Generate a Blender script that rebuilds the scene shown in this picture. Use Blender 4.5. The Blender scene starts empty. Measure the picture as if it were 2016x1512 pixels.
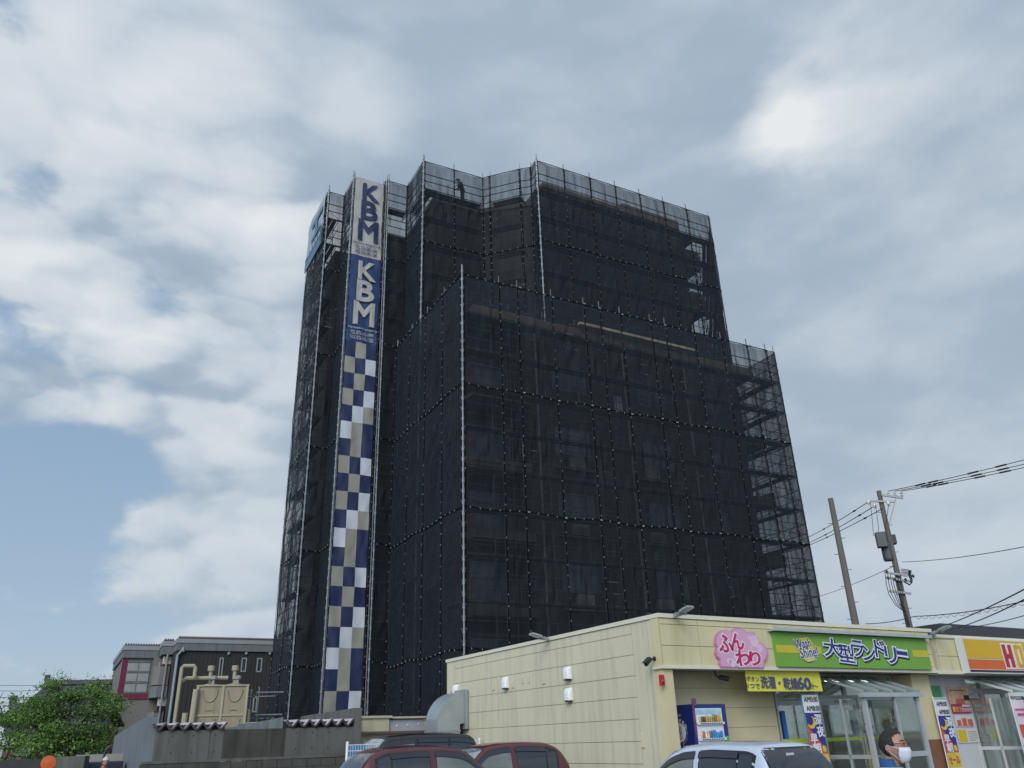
import bpy, bmesh, math, random
from mathutils import Vector, Matrix, noise, geometry
from mathutils.bvhtree import BVHTree
from math import sin, cos, pi, radians, sqrt, exp, atan2
random.seed(7)
SC = bpy.context.scene
COL = SC.collection
V = Vector
# ------------------------------------------------------------------ camera
FPX, TH, RO, HC = 1565.2, radians(24.135), radians(1.92), 1.65
_f = V((0, cos(TH), sin(TH))); _r = V((1, 0, 0)); _d = _f.cross(_r)
CR = _r*cos(RO)+_d*sin(RO); CD = -_r*sin(RO)+_d*cos(RO); CF = _f
cam = bpy.data.cameras.new('camera'); camo = bpy.data.objects.new('camera', cam); COL.objects.link(camo)
cam.sensor_fit = 'HORIZONTAL'; cam.sensor_width = 36; cam.lens = FPX/2016*36
cam.clip_start = 0.1; cam.clip_end = 5000
M = Matrix.Identity(4)
for i in range(3):
    M[i][0] = CR[i]; M[i][1] = -CD[i]; M[i][2] = -CF[i]
M[2][3] = HC
camo.matrix_world = M
SC.camera = camo
# ------------------------------------------------------------------ sky, sun, exposure
BACK_FILL = 2.3
SUN_EL, SUN_AZ = radians(33), radians(-106)          # azimuth measured in the x-y plane
w = bpy.data.worlds.new('World'); SC.world = w; w.use_nodes = True
NT = w.node_tree; NT.nodes.clear()
def N(t, **k):
    n = NT.nodes.new(t)
    for a, b in k.items(): setattr(n, a, b)
    return n
def mth(op, a, b=None, c=None):
    n = N('ShaderNodeMath', operation=op)
    for i, x in enumerate((a, b, c)):
        if x is None: continue
        if isinstance(x, (int, float)): n.inputs[i].default_value = x
        else: NT.links.new(x, n.inputs[i])
    return n.outputs[0]
def vmth(op, a, b=None):
    n = N('ShaderNodeVectorMath', operation=op)
    for i, x in enumerate((a, b)):
        if x is None: continue
        if isinstance(x, (tuple, Vector)): n.inputs[i].default_value = tuple(x)
        else: NT.links.new(x, n.inputs[i])
    return n.outputs['Value'] if op == 'DOT_PRODUCT' else n.outputs[0]
def pxdir(x, y):
    return (CR*((x-1008)/FPX)+CD*((y-756)/FPX)+CF).normalized()
sky = N('ShaderNodeTexSky', sky_type='NISHITA', sun_disc=False, sun_elevation=SUN_EL, sun_rotation=pi/2-SUN_AZ)
sky.air_density = 1.0; sky.dust_density = 1.2; sky.ozone_density = 1.2
tc = N('ShaderNodeTexCoord'); dirv = tc.outputs['Generated']
sep = N('ShaderNodeSeparateXYZ'); NT.links.new(dirv, sep.inputs[0])
zz = mth('ADD', mth('MAXIMUM', sep.outputs[2], 0.0), 0.62)
cmb = N('ShaderNodeCombineXYZ')
NT.links.new(mth('DIVIDE', sep.outputs[0], zz), cmb.inputs[0]); NT.links.new(mth('DIVIDE', sep.outputs[1], zz), cmb.inputs[1])
NT.links.new(mth('MULTIPLY', sep.outputs[2], 1.5), cmb.inputs[2])
def skynoise(scale, detail, rough, off, dist=0.0):
    n = N('ShaderNodeTexNoise'); n.inputs['Scale'].default_value = scale; n.inputs['Detail'].default_value = detail
    n.inputs['Roughness'].default_value = rough; n.inputs['Distortion'].default_value = dist
    NT.links.new(vmth('ADD', cmb.outputs[0], off), n.inputs['Vector']); return n.outputs[0]
def blobs(lst):
    tot = None
    for x, y, rad, wt in lst:
        d = pxdir(x, y) if not isinstance(x, tuple) else V(x).normalized()
        k = 1/(1-cos(radians(rad)))
        e = mth('EXPONENT', mth('MULTIPLY', mth('SUBTRACT', vmth('DOT_PRODUCT', dirv, d), 1.0), k))
        t = mth('MULTIPLY', e, wt)
        tot = t if tot is None else mth('ADD', tot, t)
    return tot
n1 = skynoise(3.4, 10, 0.56, (3.1, 1.7, 0.4), 0.12)
n1b = skynoise(3.4, 10, 0.56, (3.1-0.01, 1.7-0.02, 0.4+0.05), 0.12)
n2 = skynoise(1.8, 6, 0.5, (7.3, 2.2, 4.0), 0.1)
n3 = skynoise(5.0, 7, 0.55, (1.3, 9.2, 2.0), 0.1)
n4 = skynoise(9.0, 7, 0.55, (5.3, 0.2, 7.0), 0.1)
wn = N('ShaderNodeTexNoise'); wn.inputs['Scale'].default_value = 6.0; wn.inputs['Detail'].default_value = 6; NT.links.new(cmb.outputs[0], wn.inputs['Vector'])
sc_ = vmth('SCALE', wn.outputs['Color']); sc_.node.inputs['Scale'].default_value = 0.20
def puff(off):
    # rounded billows: cells bent by noise
    vo = N('ShaderNodeTexVoronoi', feature='F1'); vo.inputs['Scale'].default_value = 5.0; vo.inputs['Detail'].default_value = 1.0; vo.inputs['Roughness'].default_value = 0.5
    NT.links.new(vmth('ADD', vmth('ADD', cmb.outputs[0], off), sc_), vo.inputs['Vector'])
    return mth('SUBTRACT', 1.02, mth('MULTIPLY', vo.outputs['Distance'], 1.25))
pf = puff((2.2, 4.1, 0.3)); pfb = puff((2.2-0.012, 4.1-0.015, 0.3+0.03))
LEFT = blobs([(150, 700, 13, 1.0), (450, 330, 10, 0.6), (300, 1050, 9, 0.5)])
COVER = [(330, 655, 3.4, -0.19), (150, 640, 3.0, -0.14), (60, 870, 3, -0.12), (560, 590, 2.2, -0.08), (60, 345, 2.6, -0.13), (60, 1000, 4.2, -0.15), (10, 640, 2.5, -0.12), (120, 1150, 5, -0.12), (320, 930, 2.2, -0.10),
         (1500, 80, 30, 0.36), (1050, 200, 24, 0.30), (1850, 700, 16, 0.2), (1800, 1050, 12, 0.22), (1200, 900, 16, 0.15), (420, 1130, 5, 0.07), (400, 230, 7, 0.06), (300, 770, 4.2, 0.13), (110, 520, 2.6, 0.17), (110, 760, 3.2, 0.20), (20, 810, 2.5, 0.14), (90, 250, 4, 0.06), (250, 1060, 3.5, 0.06), (330, 995, 2.6, 0.12), (480, 480, 5, 0.14), (450, 1060, 4, 0.08), (330, 150, 9, 0.16), (560, 800, 4.5, 0.12), (280, 330, 4, 0.08)]
BRIGHT = [(700, 240, 3.0, 0.20), (520, 420, 3.6, 0.22), (300, 320, 4.5, 0.10), (60, 30, 4.5, 0.20), (200, 750, 5, 0.14), (100, 500, 4, 0.14), (430, 960, 5, 0.10), (140, 280, 4, 0.10), (560, 640, 4, 0.16), (560, 760, 3.5, 0.10),
          (1000, 120, 12, -0.05), (900, 300, 6, -0.05), (600, 340, 3, -0.08), (330, 470, 3.5, -0.08), (400, 840, 3.5, -0.08), (1900, 560, 14, -0.05), (1850, 1100, 10, 0.12), (250, 1250, 12, 0.12), (1750, 60, 8, 0.08), (1050, 60, 8, 0.08), (1300, 420, 6, 0.06), (250, 130, 9, 0.12), (1850, 260, 7, 0.06)]
dens = mth('ADD', mth('ADD', mth('ADD', mth('MULTIPLY', n1, 0.60), mth('MULTIPLY', n4, 0.30)), mth('MULTIPLY', pf, 0.22)), blobs(COVER))
mr = N('ShaderNodeMapRange', interpolation_type='SMOOTHSTEP')
NT.links.new(dens, mr.inputs[0]); mr.inputs[1].default_value = 0.435; mr.inputs[2].default_value = 0.56
shade = mth('ADD', mth('ADD', mth('MULTIPLY', mth('SUBTRACT', n2, 0.125), 0.62), mth('MULTIPLY', mth('SUBTRACT', n3, 0.14), 0.42)), blobs(BRIGHT))
shade = mth('ADD', shade, mth('MULTIPLY', mth('SUBTRACT', n1, n1b), mth('ADD', mth('MULTIPLY', LEFT, 0.5), 0.3)))
shade = mth('ADD', shade, mth('MULTIPLY', mth('SUBTRACT', pf, pfb), mth('ADD', mth('MULTIPLY', LEFT, 0.62), 0.12)))
shade = mth('ADD', shade, mth('MULTIPLY', mth('SUBTRACT', pf, 0.62), mth('MULTIPLY', LEFT, 0.25)))
shade = mth('ADD', shade, mth('MULTIPLY', LEFT, 0.25))
shade = mth('ADD', shade, mth('MULTIPLY', blobs([(1555, 250, 2.2, 0.85), (1600, 190, 5.0, 0.30), (1500, 290, 1.8, 0.30), (1560, 240, 8.0, 0.12)]), mth('SUBTRACT', mth('MULTIPLY', n4, 2.2), 0.55)))
cr = N('ShaderNodeValToRGB'); NT.links.new(shade, cr.inputs[0])
el = cr.color_ramp.elements
el[0].position = 0.0; el[0].color = (0.26, 0.345, 0.45, 1)
el[1].position = 1.0; el[1].color = (0.80, 0.82, 0.84, 1)
e = el.new(0.36); e.color = (0.365, 0.455, 0.56, 1)
e = el.new(0.58); e.color = (0.57, 0.635, 0.705, 1)
cl10 = vmth('SCALE', cr.outputs[0]); cl10.node.inputs['Scale'].default_value = 10.0
pale = N('ShaderNodeMix', data_type='RGBA'); pale.inputs[0].default_value = 0.72; NT.links.new(sky.outputs[0], pale.inputs[6]); pale.inputs[7].default_value = (2.75, 4.2, 6.05, 1)
mx = N('ShaderNodeMix', data_type='RGBA')
NT.links.new(mr.outputs[0], mx.inputs[0]); NT.links.new(pale.outputs[2], mx.inputs[6]); NT.links.new(cl10, mx.inputs[7])
# milky air towards the horizon
hz = mth('EXPONENT', mth('MULTIPLY', mth('MAXIMUM', sep.outputs[2], 0.0), -5.2))
mx2 = N('ShaderNodeMix', data_type='RGBA'); NT.links.new(mth('MULTIPLY', hz, 0.75), mx2.inputs[0])
NT.links.new(mx.outputs[2], mx2.inputs[6]); mx2.inputs[7].default_value = (5.2, 6.1, 6.9, 1)
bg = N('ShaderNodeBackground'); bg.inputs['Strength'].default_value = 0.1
# added fill: unseen sky behind the camera is brightened to light the shop fronts
gain = vmth('SCALE', mx2.outputs[2]); NT.links.new(mth('ADD', blobs([((-0.25, -0.9, 0.3), 0, 45, BACK_FILL)]), 1.0), gain.node.inputs['Scale'])
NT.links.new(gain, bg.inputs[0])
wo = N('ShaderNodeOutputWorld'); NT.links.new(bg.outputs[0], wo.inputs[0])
sl = bpy.data.lights.new('sun', 'SUN'); sl.energy = 1.45; sl.angle = radians(30); sl.color = (1.0, 0.94, 0.86)
so = bpy.data.objects.new('sun', sl); COL.objects.link(so)
so.rotation_euler = V((cos(SUN_AZ)*cos(SUN_EL), sin(SUN_AZ)*cos(SUN_EL), sin(SUN_EL))).to_track_quat('Z', 'Y').to_euler()
SC.view_settings.view_transform = 'Standard'; SC.view_settings.look = 'None'
SC.view_settings.exposure = 0.0; SC.view_settings.gamma = 1.0
SC.render.engine = 'CYCLES'
SC.cycles.transparent_max_bounces = 32; SC.cycles.max_bounces = 6; SC.cycles.use_denoising = True
SC.cycles.caustics_reflective = False; SC.cycles.caustics_refractive = False

# ------------------------------------------------------------------ pixel -> place helpers
def ray(x, y): return CR*((x-1008)/FPX)+CD*((y-756)/FPX)+CF
O0 = V((0, 0, HC))
def atD(x, y, D):
    d = ray(x, y); return O0+d*(D/math.hypot(d.x, d.y))
def atz(x, y, z):
    d = ray(x, y); return O0+d*((z-HC)/d.z)
class Frame:
    def __init__(s, o, deg):
        s.o = V((o[0], o[1], 0)); a = radians(deg); s.a = a
        s.u = V((cos(a), sin(a), 0)); s.v = V((-sin(a), cos(a), 0))
    def p(s, x, t, z): return s.o+s.u*x+s.v*t+V((0, 0, z))
    def on(s, x, y, t):                    # photo point -> (s, z) on the plane t
        d = ray(x, y); k = (t-(O0-s.o).dot(s.v))/d.dot(s.v); q = O0+d*k
        return (q-s.o).dot(s.u), q.z
    def onS(s, x, y, u):                   # photo point -> (t, z) on the plane s = u
        d = ray(x, y); k = (u-(O0-s.o).dot(s.u))/d.dot(s.u); q = O0+d*k
        return (q-s.o).dot(s.v), q.z
WORLD = Frame((0, 0), 0)
# ------------------------------------------------------------------ materials
MATS = {}
def mat(name, col, rough=0.6, metal=0.0, var=0.12, scale=4.0, bump=0.0, bscale=40.0, coat=0.0, streak=0.0, spec=0.5, emit=0.0, dirt=None, detail=5):
    if name in MATS: return MATS[name]
    m = bpy.data.materials.new(name); m.use_nodes = True; MATS[name] = m
    nt = m.node_tree; b = nt.nodes['Principled BSDF']; L = nt.links.new
    b.inputs['Roughness'].default_value = rough; b.inputs['Metallic'].default_value = metal
    b.inputs['Specular IOR Level'].default_value = spec
    b.inputs['Coat Weight'].default_value = coat; b.inputs['Coat Roughness'].default_value = 0.04
    b.inputs['Base Color'].default_value = (*col, 1)
    if emit: b.inputs['Emission Color'].default_value = (*col, 1); b.inputs['Emission Strength'].default_value = emit
    def nz(sc, det, stretch=None):
        t = nt.nodes.new('ShaderNodeTexCoord'); n = nt.nodes.new('ShaderNodeTexNoise')
        n.inputs['Scale'].default_value = sc; n.inputs['Detail'].default_value = det
        src = t.outputs['Object']
        if stretch:
            mp = nt.nodes.new('ShaderNodeMapping'); mp.inputs['Scale'].default_value = stretch; L(src, mp.inputs[0]); src = mp.outputs[0]
        L(src, n.inputs['Vector']); return n.outputs[0]
    cur = None
    def mixin(fac, lo, hi, colr):
        nonlocal cur
        mr = nt.nodes.new('ShaderNodeMapRange'); L(fac, mr.inputs[0]); mr.inputs[1].default_value = lo; mr.inputs[2].default_value = hi
        mx = nt.nodes.new('ShaderNodeMix'); mx.data_type = 'RGBA'; L(mr.outputs[0], mx.inputs[0])
        if cur is None: mx.inputs[6].default_value = (*col, 1)
        else: L(cur, mx.inputs[6])
        mx.inputs[7].default_value = (*colr, 1); cur = mx.outputs[2]
    if var:
        mixin(nz(scale, detail), 0.3, 0.7, tuple(min(1, c*(1+var)+0.004*var) for c in col))
        mixin(nz(scale*0.31, 3), 0.45, 0.75, tuple(c*(1-var) for c in col))
    if streak: mixin(nz(3.0, 6, (1.6, 1.6, 0.16)), 0.48, 0.72, tuple(c*(1-streak) for c in col))
    if dirt: mixin(nz(dirt[1], 7, dirt[2]), dirt[3], dirt[3]+0.18, dirt[0])
    if cur is not None: L(cur, b.inputs['Base Color'])
    if bump:
        bp = nt.nodes.new('ShaderNodeBump'); bp.inputs['Strength'].default_value = bump; bp.inputs['Distance'].default_value = 0.02
        L(nz(bscale, 6), bp.inputs['Height']); L(bp.outputs[0], b.inputs['Normal'])
    return m
def net_mat(name, col, T, spec=0.2):
    m = bpy.data.materials.new(name); m.use_nodes = True; nt = m.node_tree; L = nt.links.new
    b = nt.nodes['Principled BSDF']; out = nt.nodes['Material Output']
    b.inputs['Base Color'].default_value = (*col, 1); b.inputs['Roughness'].default_value = 0.6; b.inputs['Specular IOR Level'].default_value = spec
    tr = nt.nodes.new('ShaderNodeBsdfTransparent'); mx = nt.nodes.new('ShaderNodeMixShader')
    g = nt.nodes.new('ShaderNodeNewGeometry'); dp = nt.nodes.new('ShaderNodeVectorMath'); dp.operation = 'DOT_PRODUCT'
    L(g.outputs['Normal'], dp.inputs[0]); L(g.outputs['Incoming'], dp.inputs[1])
    def mt(op, a, bb=None):
        n = nt.nodes.new('ShaderNodeMath'); n.operation = op
        for i, x in enumerate((a, bb)):
            if x is None: continue
            if isinstance(x, (int, float)): n.inputs[i].default_value = x
            else: L(x, n.inputs[i])
        return n.outputs[0]
    c = mt('MAXIMUM', mt('ABSOLUTE', dp.outputs['Value']), 0.12)
    t = nt.nodes.new('ShaderNodeTexCoord'); mp = nt.nodes.new('ShaderNodeMapping'); mp.inputs['Scale'].default_value = (2.2, 2.2, 0.25); L(t.outputs['Object'], mp.inputs[0])
    n1 = nt.nodes.new('ShaderNodeTexNoise'); n1.inputs['Scale'].default_value = 1.6; n1.inputs['Detail'].default_value = 7; L(mp.outputs[0], n1.inputs['Vector'])
    tt = mt('ADD', mt('MULTIPLY', mt('SUBTRACT', n1.outputs[0], 0.5), 0.42), T)
    L(mt('POWER', tt, mt('DIVIDE', 1.0, c)), mx.inputs[0])
    L(b.outputs[0], mx.inputs[1]); L(tr.outputs[0], mx.inputs[2]); L(mx.outputs[0], out.inputs['Surface'])
    MATS[name] = m; return m
def glass_mat(name, tint, T, rough=0.03):
    m = bpy.data.materials.new(name); m.use_nodes = True; nt = m.node_tree; L = nt.links.new
    out = nt.nodes['Material Output']; nt.nodes.remove(nt.nodes['Principled BSDF'])
    gl = nt.nodes.new('ShaderNodeBsdfGlossy'); gl.inputs['Color'].default_value = (0.9, 0.93, 0.93, 1); gl.inputs['Roughness'].default_value = rough
    df = nt.nodes.new('ShaderNodeBsdfDiffuse'); df.inputs['Color'].default_value = (*tint, 1)
    m1 = nt.nodes.new('ShaderNodeMixShader'); m1.inputs[0].default_value = 0.35; L(gl.outputs[0], m1.inputs[1]); L(df.outputs[0], m1.inputs[2])
    tr = nt.nodes.new('ShaderNodeBsdfTransparent'); tr.inputs[0].default_value = (0.9, 0.95, 0.92, 1); mx = nt.nodes.new('ShaderNodeMixShader'); mx.inputs[0].default_value = T
    L(m1.outputs[0], mx.inputs[1]); L(tr.outputs[0], mx.inputs[2]); L(mx.outputs[0], out.inputs['Surface'])
    MATS[name] = m; return m
# ------------------------------------------------------------------ mesh builder
WL = {}
class MB:
    def __init__(s): s.v = []; s.f = []; s.mi = []; s.k = 0
    def _add(s, vs, fs):
        b = len(s.v); s.v += [V(x) for x in vs]; s.f += [tuple(b+i for i in f) for f in fs]; s.mi += [s.k]*len(fs)
    def hexa(s, c):   # 8 corners: bottom 4 ccw, top 4
        s._add(c, [(0, 3, 2, 1), (4, 5, 6, 7), (0, 1, 5, 4), (1, 2, 6, 5), (2, 3, 7, 6), (3, 0, 4, 7)])
    def box(s, F, x0, x1, t0, t1, z0, z1):
        if x1 < x0: x0, x1 = x1, x0
        if t1 < t0: t0, t1 = t1, t0
        if z1 < z0: z0, z1 = z1, z0
        s.hexa([F.p(*q) for q in ((x0, t0, z0), (x1, t0, z0), (x1, t1, z0), (x0, t1, z0), (x0, t0, z1), (x1, t0, z1), (x1, t1, z1), (x0, t1, z1))])
        return s
    def bar(s, p, q, w, h=None, up=V((0, 0, 1))):
        p = V(p); q = V(q); h = h or w; d = (q-p)
        if d.length < 1e-6: return s
        d.normalize()
        if abs(d.dot(up)) > 0.98: up = V((0, 1, 0)) if abs(d.y) < 0.9 else V((1, 0, 0))
        a = d.cross(up).normalized()*w/2; b = a.cross(d).normalized()*h/2
        s.hexa([p-a-b, p+a-b, q+a-b, q-a-b, p-a+b, p+a+b, q+a+b, q-a+b]); return s
    def tube(s, pts, r, n=6, caps=True):
        pts = [V(p) for p in pts]; k = len(pts)
        rs = r if isinstance(r, (list, tuple)) else [r]*k
        rings = []; pa = None
        for i in range(k):
            d = (pts[min(i+1, k-1)]-pts[max(i-1, 0)]).normalized()
            if pa is None:
                up = V((0, 0, 1)) if abs(d.z) < 0.9 else V((1, 0, 0)); pa = d.cross(up).normalized()
            a = (pa-d*pa.dot(d)).normalized(); pa = a; b = d.cross(a)
            rings.append([pts[i]+(a*cos(2*pi*j/n)+b*sin(2*pi*j/n))*rs[i] for j in range(n)])
        vs = [x for rg in rings for x in rg]; fs = []
        for i in range(k-1):
            for j in range(n):
                fs.append((i*n+j, i*n+(j+1) % n, (i+1)*n+(j+1) % n, (i+1)*n+j))
        if caps: fs += [tuple(reversed(range(n))), tuple((k-1)*n+j for j in range(n))]
        s._add(vs, fs); return s
    def lathe(s, c, prof, n=14, axis=V((0, 0, 1))):   # prof: (r, h)
        axis = axis.normalized(); up = V((0, 0, 1)) if abs(axis.z) < 0.9 else V((1, 0, 0))
        a = axis.cross(up).normalized(); b = axis.cross(a); c = V(c); vs = []; fs = []
        for r, h in prof:
            vs += [c+axis*h+(a*cos(2*pi*j/n)+b*sin(2*pi*j/n))*max(r, 1e-4) for j in range(n)]
        for i in range(len(prof)-1):
            for j in range(n): fs.append((i*n+j, i*n+(j+1) % n, (i+1)*n+(j+1) % n, (i+1)*n+j))
        fs += [tuple(reversed(range(n))), tuple((len(prof)-1)*n+j for j in range(n))]
        s._add(vs, fs); return s
    def ball(s, c, rx, ry=None, rz=None, n=12, m=8, F=WORLD):
        ry = ry or rx; rz = rz or rx; c = V(c); vs = []; fs = []
        for i in range(m+1):
            ph = pi*i/m
            for j in range(n):
                vs.append(c+F.u*(rx*sin(ph)*cos(2*pi*j/n))+F.v*(ry*sin(ph)*sin(2*pi*j/n))+V((0, 0, -rz*cos(ph))))
        for i in range(m):
            for j in range(n): fs.append((i*n+j, i*n+(j+1) % n, (i+1)*n+(j+1) % n, (i+1)*n+j))
        s._add(vs, fs); return s
    def poly(s, pts, n, depth):      # planar outline (list of world points, ccw seen from n side), extruded back along -n
        pts = [V(p) for p in pts]; n = V(n).normalized(); k = len(pts)
        tri = geometry.tessellate_polygon([pts])
        vs = pts+[p-n*depth for p in pts]; fs = []
        for t in tri:
            a, b, c = t
            nn = (pts[b]-pts[a]).cross(pts[c]-pts[a])
            if nn.dot(n) < 0: a, c = c, a
            fs.append((a, b, c)); fs.append((a+k, c+k, b+k))
        for i in range(k):
            j = (i+1) % k; fs.append((i, i+k, j+k, j))
        s._add(vs, fs); return s
    def prism(s, F, st, z0, z1):     # vertical prism from plan outline
        return s.poly([F.p(a, b, z1) for a, b in st], (0, 0, 1), z1-z0)
    def grid(s, P, nx, ny):          # P(i,j) -> point
        vs = [P(i, j) for j in range(ny+1) for i in range(nx+1)]
        s._add(vs, [(j*(nx+1)+i, j*(nx+1)+i+1, (j+1)*(nx+1)+i+1, (j+1)*(nx+1)+i) for j in range(ny) for i in range(nx)]); return s
    def build(s, name, m, parent=None, smooth=False, kind=None, label=None, bevel=0.0):
        me = bpy.data.meshes.new(name)
        vs = s.v
        if parent is not None: off = WL[parent]
        else:
            lo = [min(p[i] for p in vs) for i in range(3)]; hi = [max(p[i] for p in vs) for i in range(3)]
            off = V(((lo[0]+hi[0])/2, (lo[1]+hi[1])/2, lo[2]))
        me.from_pydata([p-off for p in vs], [], s.f)
        for x in (m if isinstance(m, (list, tuple)) else [m]): me.materials.append(x)
        me.polygons.foreach_set('material_index', s.mi)
        me.validate(); me.update()
        if smooth:
            me.polygons.foreach_set('use_smooth', [True]*len(me.polygons))
        o = bpy.data.objects.new(name, me); COL.objects.link(o)
        if parent is None: o.location = off
        else: o.parent = parent
        WL[o] = off
        if kind: o['kind'] = kind
        if label: o['label'] = label
        if bevel:
            bv = o.modifiers.new('bevel', 'BEVEL'); bv.width = bevel; bv.segments = 2; bv.limit_method = 'ANGLE'
        return o
def tag(o, label, cat, group=None):
    o['label'] = label; o['category'] = cat
    if group: o['group'] = group
    return o
def thing(name, label, cat, loc, group=None):
    o = bpy.data.objects.new(name, None); COL.objects.link(o); o.location = V(loc); WL[o] = V(loc)
    o.empty_display_size = 0.2
    return tag(o, label, cat, group)
def copy_tree(o, delta, parent=None):
    c = o.copy(); COL.objects.link(c)
    if parent is None: c.location = o.location+V(delta); WL[c] = WL[o]+V(delta)
    else: c.parent = parent
    for ch in list(o.children): copy_tree(ch, delta, c)
    return c
# text as flat mesh
_tc = {}
def text2d(body, offset=0.0, shear=0.0, fine=False):
    """flat letters; offset thickens every stroke outwards by that much of the letter size, with round corners"""
    key = (body, offset, shear, fine)
    if key not in _tc:
        c = bpy.data.curves.new('lettering', 'FONT'); c.body = body; c.shear = shear; c.resolution_u = 3
        if offset > 0: c.bevel_depth = offset; c.bevel_resolution = 1
        o = bpy.data.objects.new('lettering', c); COL.objects.link(o)
        dg = bpy.context.evaluated_depsgraph_get(); dg.update()
        m = bpy.data.meshes.new_from_object(o.evaluated_get(dg))
        bm = bmesh.new(); bm.from_mesh(m); bm.normal_update()
        bmesh.ops.delete(bm, geom=[f for f in bm.faces if f.normal.z < 0.04], context='FACES')
        if fine:
            bmesh.ops.triangulate(bm, faces=bm.faces)
            for _ in range(3):
                le = [e for e in bm.edges if e.calc_length() > 0.22]
                if le: bmesh.ops.subdivide_edges(bm, edges=le, cuts=1); bmesh.ops.triangulate(bm, faces=bm.faces)
        bm.verts.ensure_lookup_table(); bm.verts.index_update()
        _tc[key] = ([(p.co.x, p.co.y) for p in bm.verts], [tuple(v.index for v in f.verts) for f in bm.faces])
        bm.free(); bpy.data.objects.remove(o); bpy.data.curves.remove(c); bpy.data.meshes.remove(m)
    return _tc[key]
def put_text(mb, body, F, t, s0, s1, z0, z1, rot=0.0, offset=0.0, shear=0.0, fn=None):
    """letters fill the rectangle s0..s1, z0..z1 on the plane t of frame F (facing -v)"""
    base = text2d(body, 0.0, shear)[0]
    x0 = min(p[0] for p in base); x1 = max(p[0] for p in base); y0 = min(p[1] for p in base); y1 = max(p[1] for p in base)
    vs, fs = text2d(body, offset, shear, fn is not None)
    cx, cz = (s0+s1)/2, (z0+z1)/2; cr_, sr = cos(rot), sin(rot); out = []
    for x, y in vs:
        a = (x-(x0+x1)/2)/(x1-x0)*(s1-s0); b = (y-(y0+y1)/2)/(y1-y0)*(z1-z0)
        q = (cx+a*cr_-b*sr, cz+a*sr+b*cr_)
        out.append(F.p(q[0], t, q[1]) if fn is None else fn(q[0], q[1]))
    mb._add(out, fs)
def px_quad(F, t, pts): return [F.on(x, y, t) for x, y in pts]
# ================================================================== the wrapped apartment tower
FT = Frame((-2.039, 30.263), 28.8)
HTOP, HLOW, ROW, LIFT = 31.43, 20.61, 5.2785, 1.7595
m_net = net_mat('scaffold net', (0.0185, 0.0225, 0.0280), 0.48, 0.06)
m_strap = mat('net strap', (0.006, 0.006, 0.0065), 0.9, var=0, spec=0.03)
m_tie = mat('white tie', (0.27, 0.27, 0.27), 0.5, var=0)
m_pipe = mat('galvanised pipe', (0.24, 0.25, 0.26), 0.45, 0.5, var=0.2, scale=3)
m_pipe2 = mat('dark pipe', (0.10, 0.10, 0.105), 0.6, 0.3, var=0.25, scale=3)  # darker grey than the galvanised pipe
m_deckm = mat('steel plank', (0.11, 0.11, 0.112), 0.6, 0.3, var=0.2, scale=5)
m_tile = mat('brown tile', (0.052, 0.040, 0.033), 0.65, var=0.25, scale=2.0, streak=0.25)
m_band = mat('tan concrete band', (0.13, 0.098, 0.064), 0.7, var=0.15, scale=2, streak=0.2)
m_rec = mat('recess plaster', (0.10, 0.088, 0.075), 0.8, var=0.2)
m_win = mat('window glass', (0.09, 0.11, 0.12), 0.08, var=0.2, scale=0.6, spec=0.8)
m_alu = mat('aluminium', (0.20, 0.21, 0.21), 0.4, 0.5, var=0.1)

bt = thing('apartment_building', 'dark brown stepped apartment block wrapped in black scaffold netting', 'building', FT.p(9, 6, 0))
LOWROOF = 19.35
mb = MB(); mb.prism(FT, [(3.7, 1.15), (16.75, 1.15), (16.75, 5.2), (3.7, 5.2)], 0, LOWROOF); mb.prism(FT, [(1.15, 2.7), (3.7, 2.7), (3.7, 5.2), (1.7, 5.2), (1.15, 5.2)], 0, LOWROOF)
mb.build('lower_wall', m_tile, bt)
mb = MB(); mb.prism(FT, [(1.0, 1.0), (18.0, 1.0), (18.0, 4.2), (1.0, 4.2)], LOWROOF, LOWROOF+0.55); mb.build('lower_roof', m_band, bt)
mb = MB(); mb.prism(FT, [(7.1, 4.15), (17.2, 4.15), (17.2, 15), (-2.75, 15), (-2.75, 11.75), (-1.5, 11.7), (-1.5, 10.2), (-1.3, 10.2), (1.55, 10.15), (1.55, 7.05), (4.45, 6.95), (6.6, 5.1), (7.05, 5.05)], 0, 28.2)
mb.prism(FT, [(7.1, 4.15), (17.2, 4.15), (17.2, 15), (1.55, 15), (1.55, 7.05), (4.45, 6.95), (6.6, 5.1), (7.05, 5.05)], 28.2, 29.9)
mb.prism(FT, [(-1.3, 10.2), (1.5, 10.2), (1.5, 14), (-1.3, 14)], 28.2, 29.2)
mb.prism(FT, [(7.1, 4.15), (17.0, 4.15), (17.0, 12), (7.1, 12)], 29.9, 30.75)
mb.build('tower_wall', m_tile, bt)
mb = MB(); mb.prism(FT, [(7.0, 4.05), (12.6, 4.05), (12.6, 12), (7.0, 12)], 30.75, 31.02)
mb.prism(FT, [(12.6, 4.05), (16.9, 4.05), (16.9, 12), (12.6, 12)], 30.75, 31.38)
mb.prism(FT, [(16.9, 4.05), (18.1, 4.05), (18.1, 8), (16.9, 8)], 30.2, 30.5)
mb.prism(FT, [(1.45, 6.95), (4.4, 6.85), (6.55, 5.0), (7.0, 5.0), (7.0, 12), (1.45, 12)], 29.9, 30.2)
mb.build('tower_roof', m_band, bt)
FLOORS = [3.35, 6.45, 9.5, 12.55, 15.7]
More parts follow.
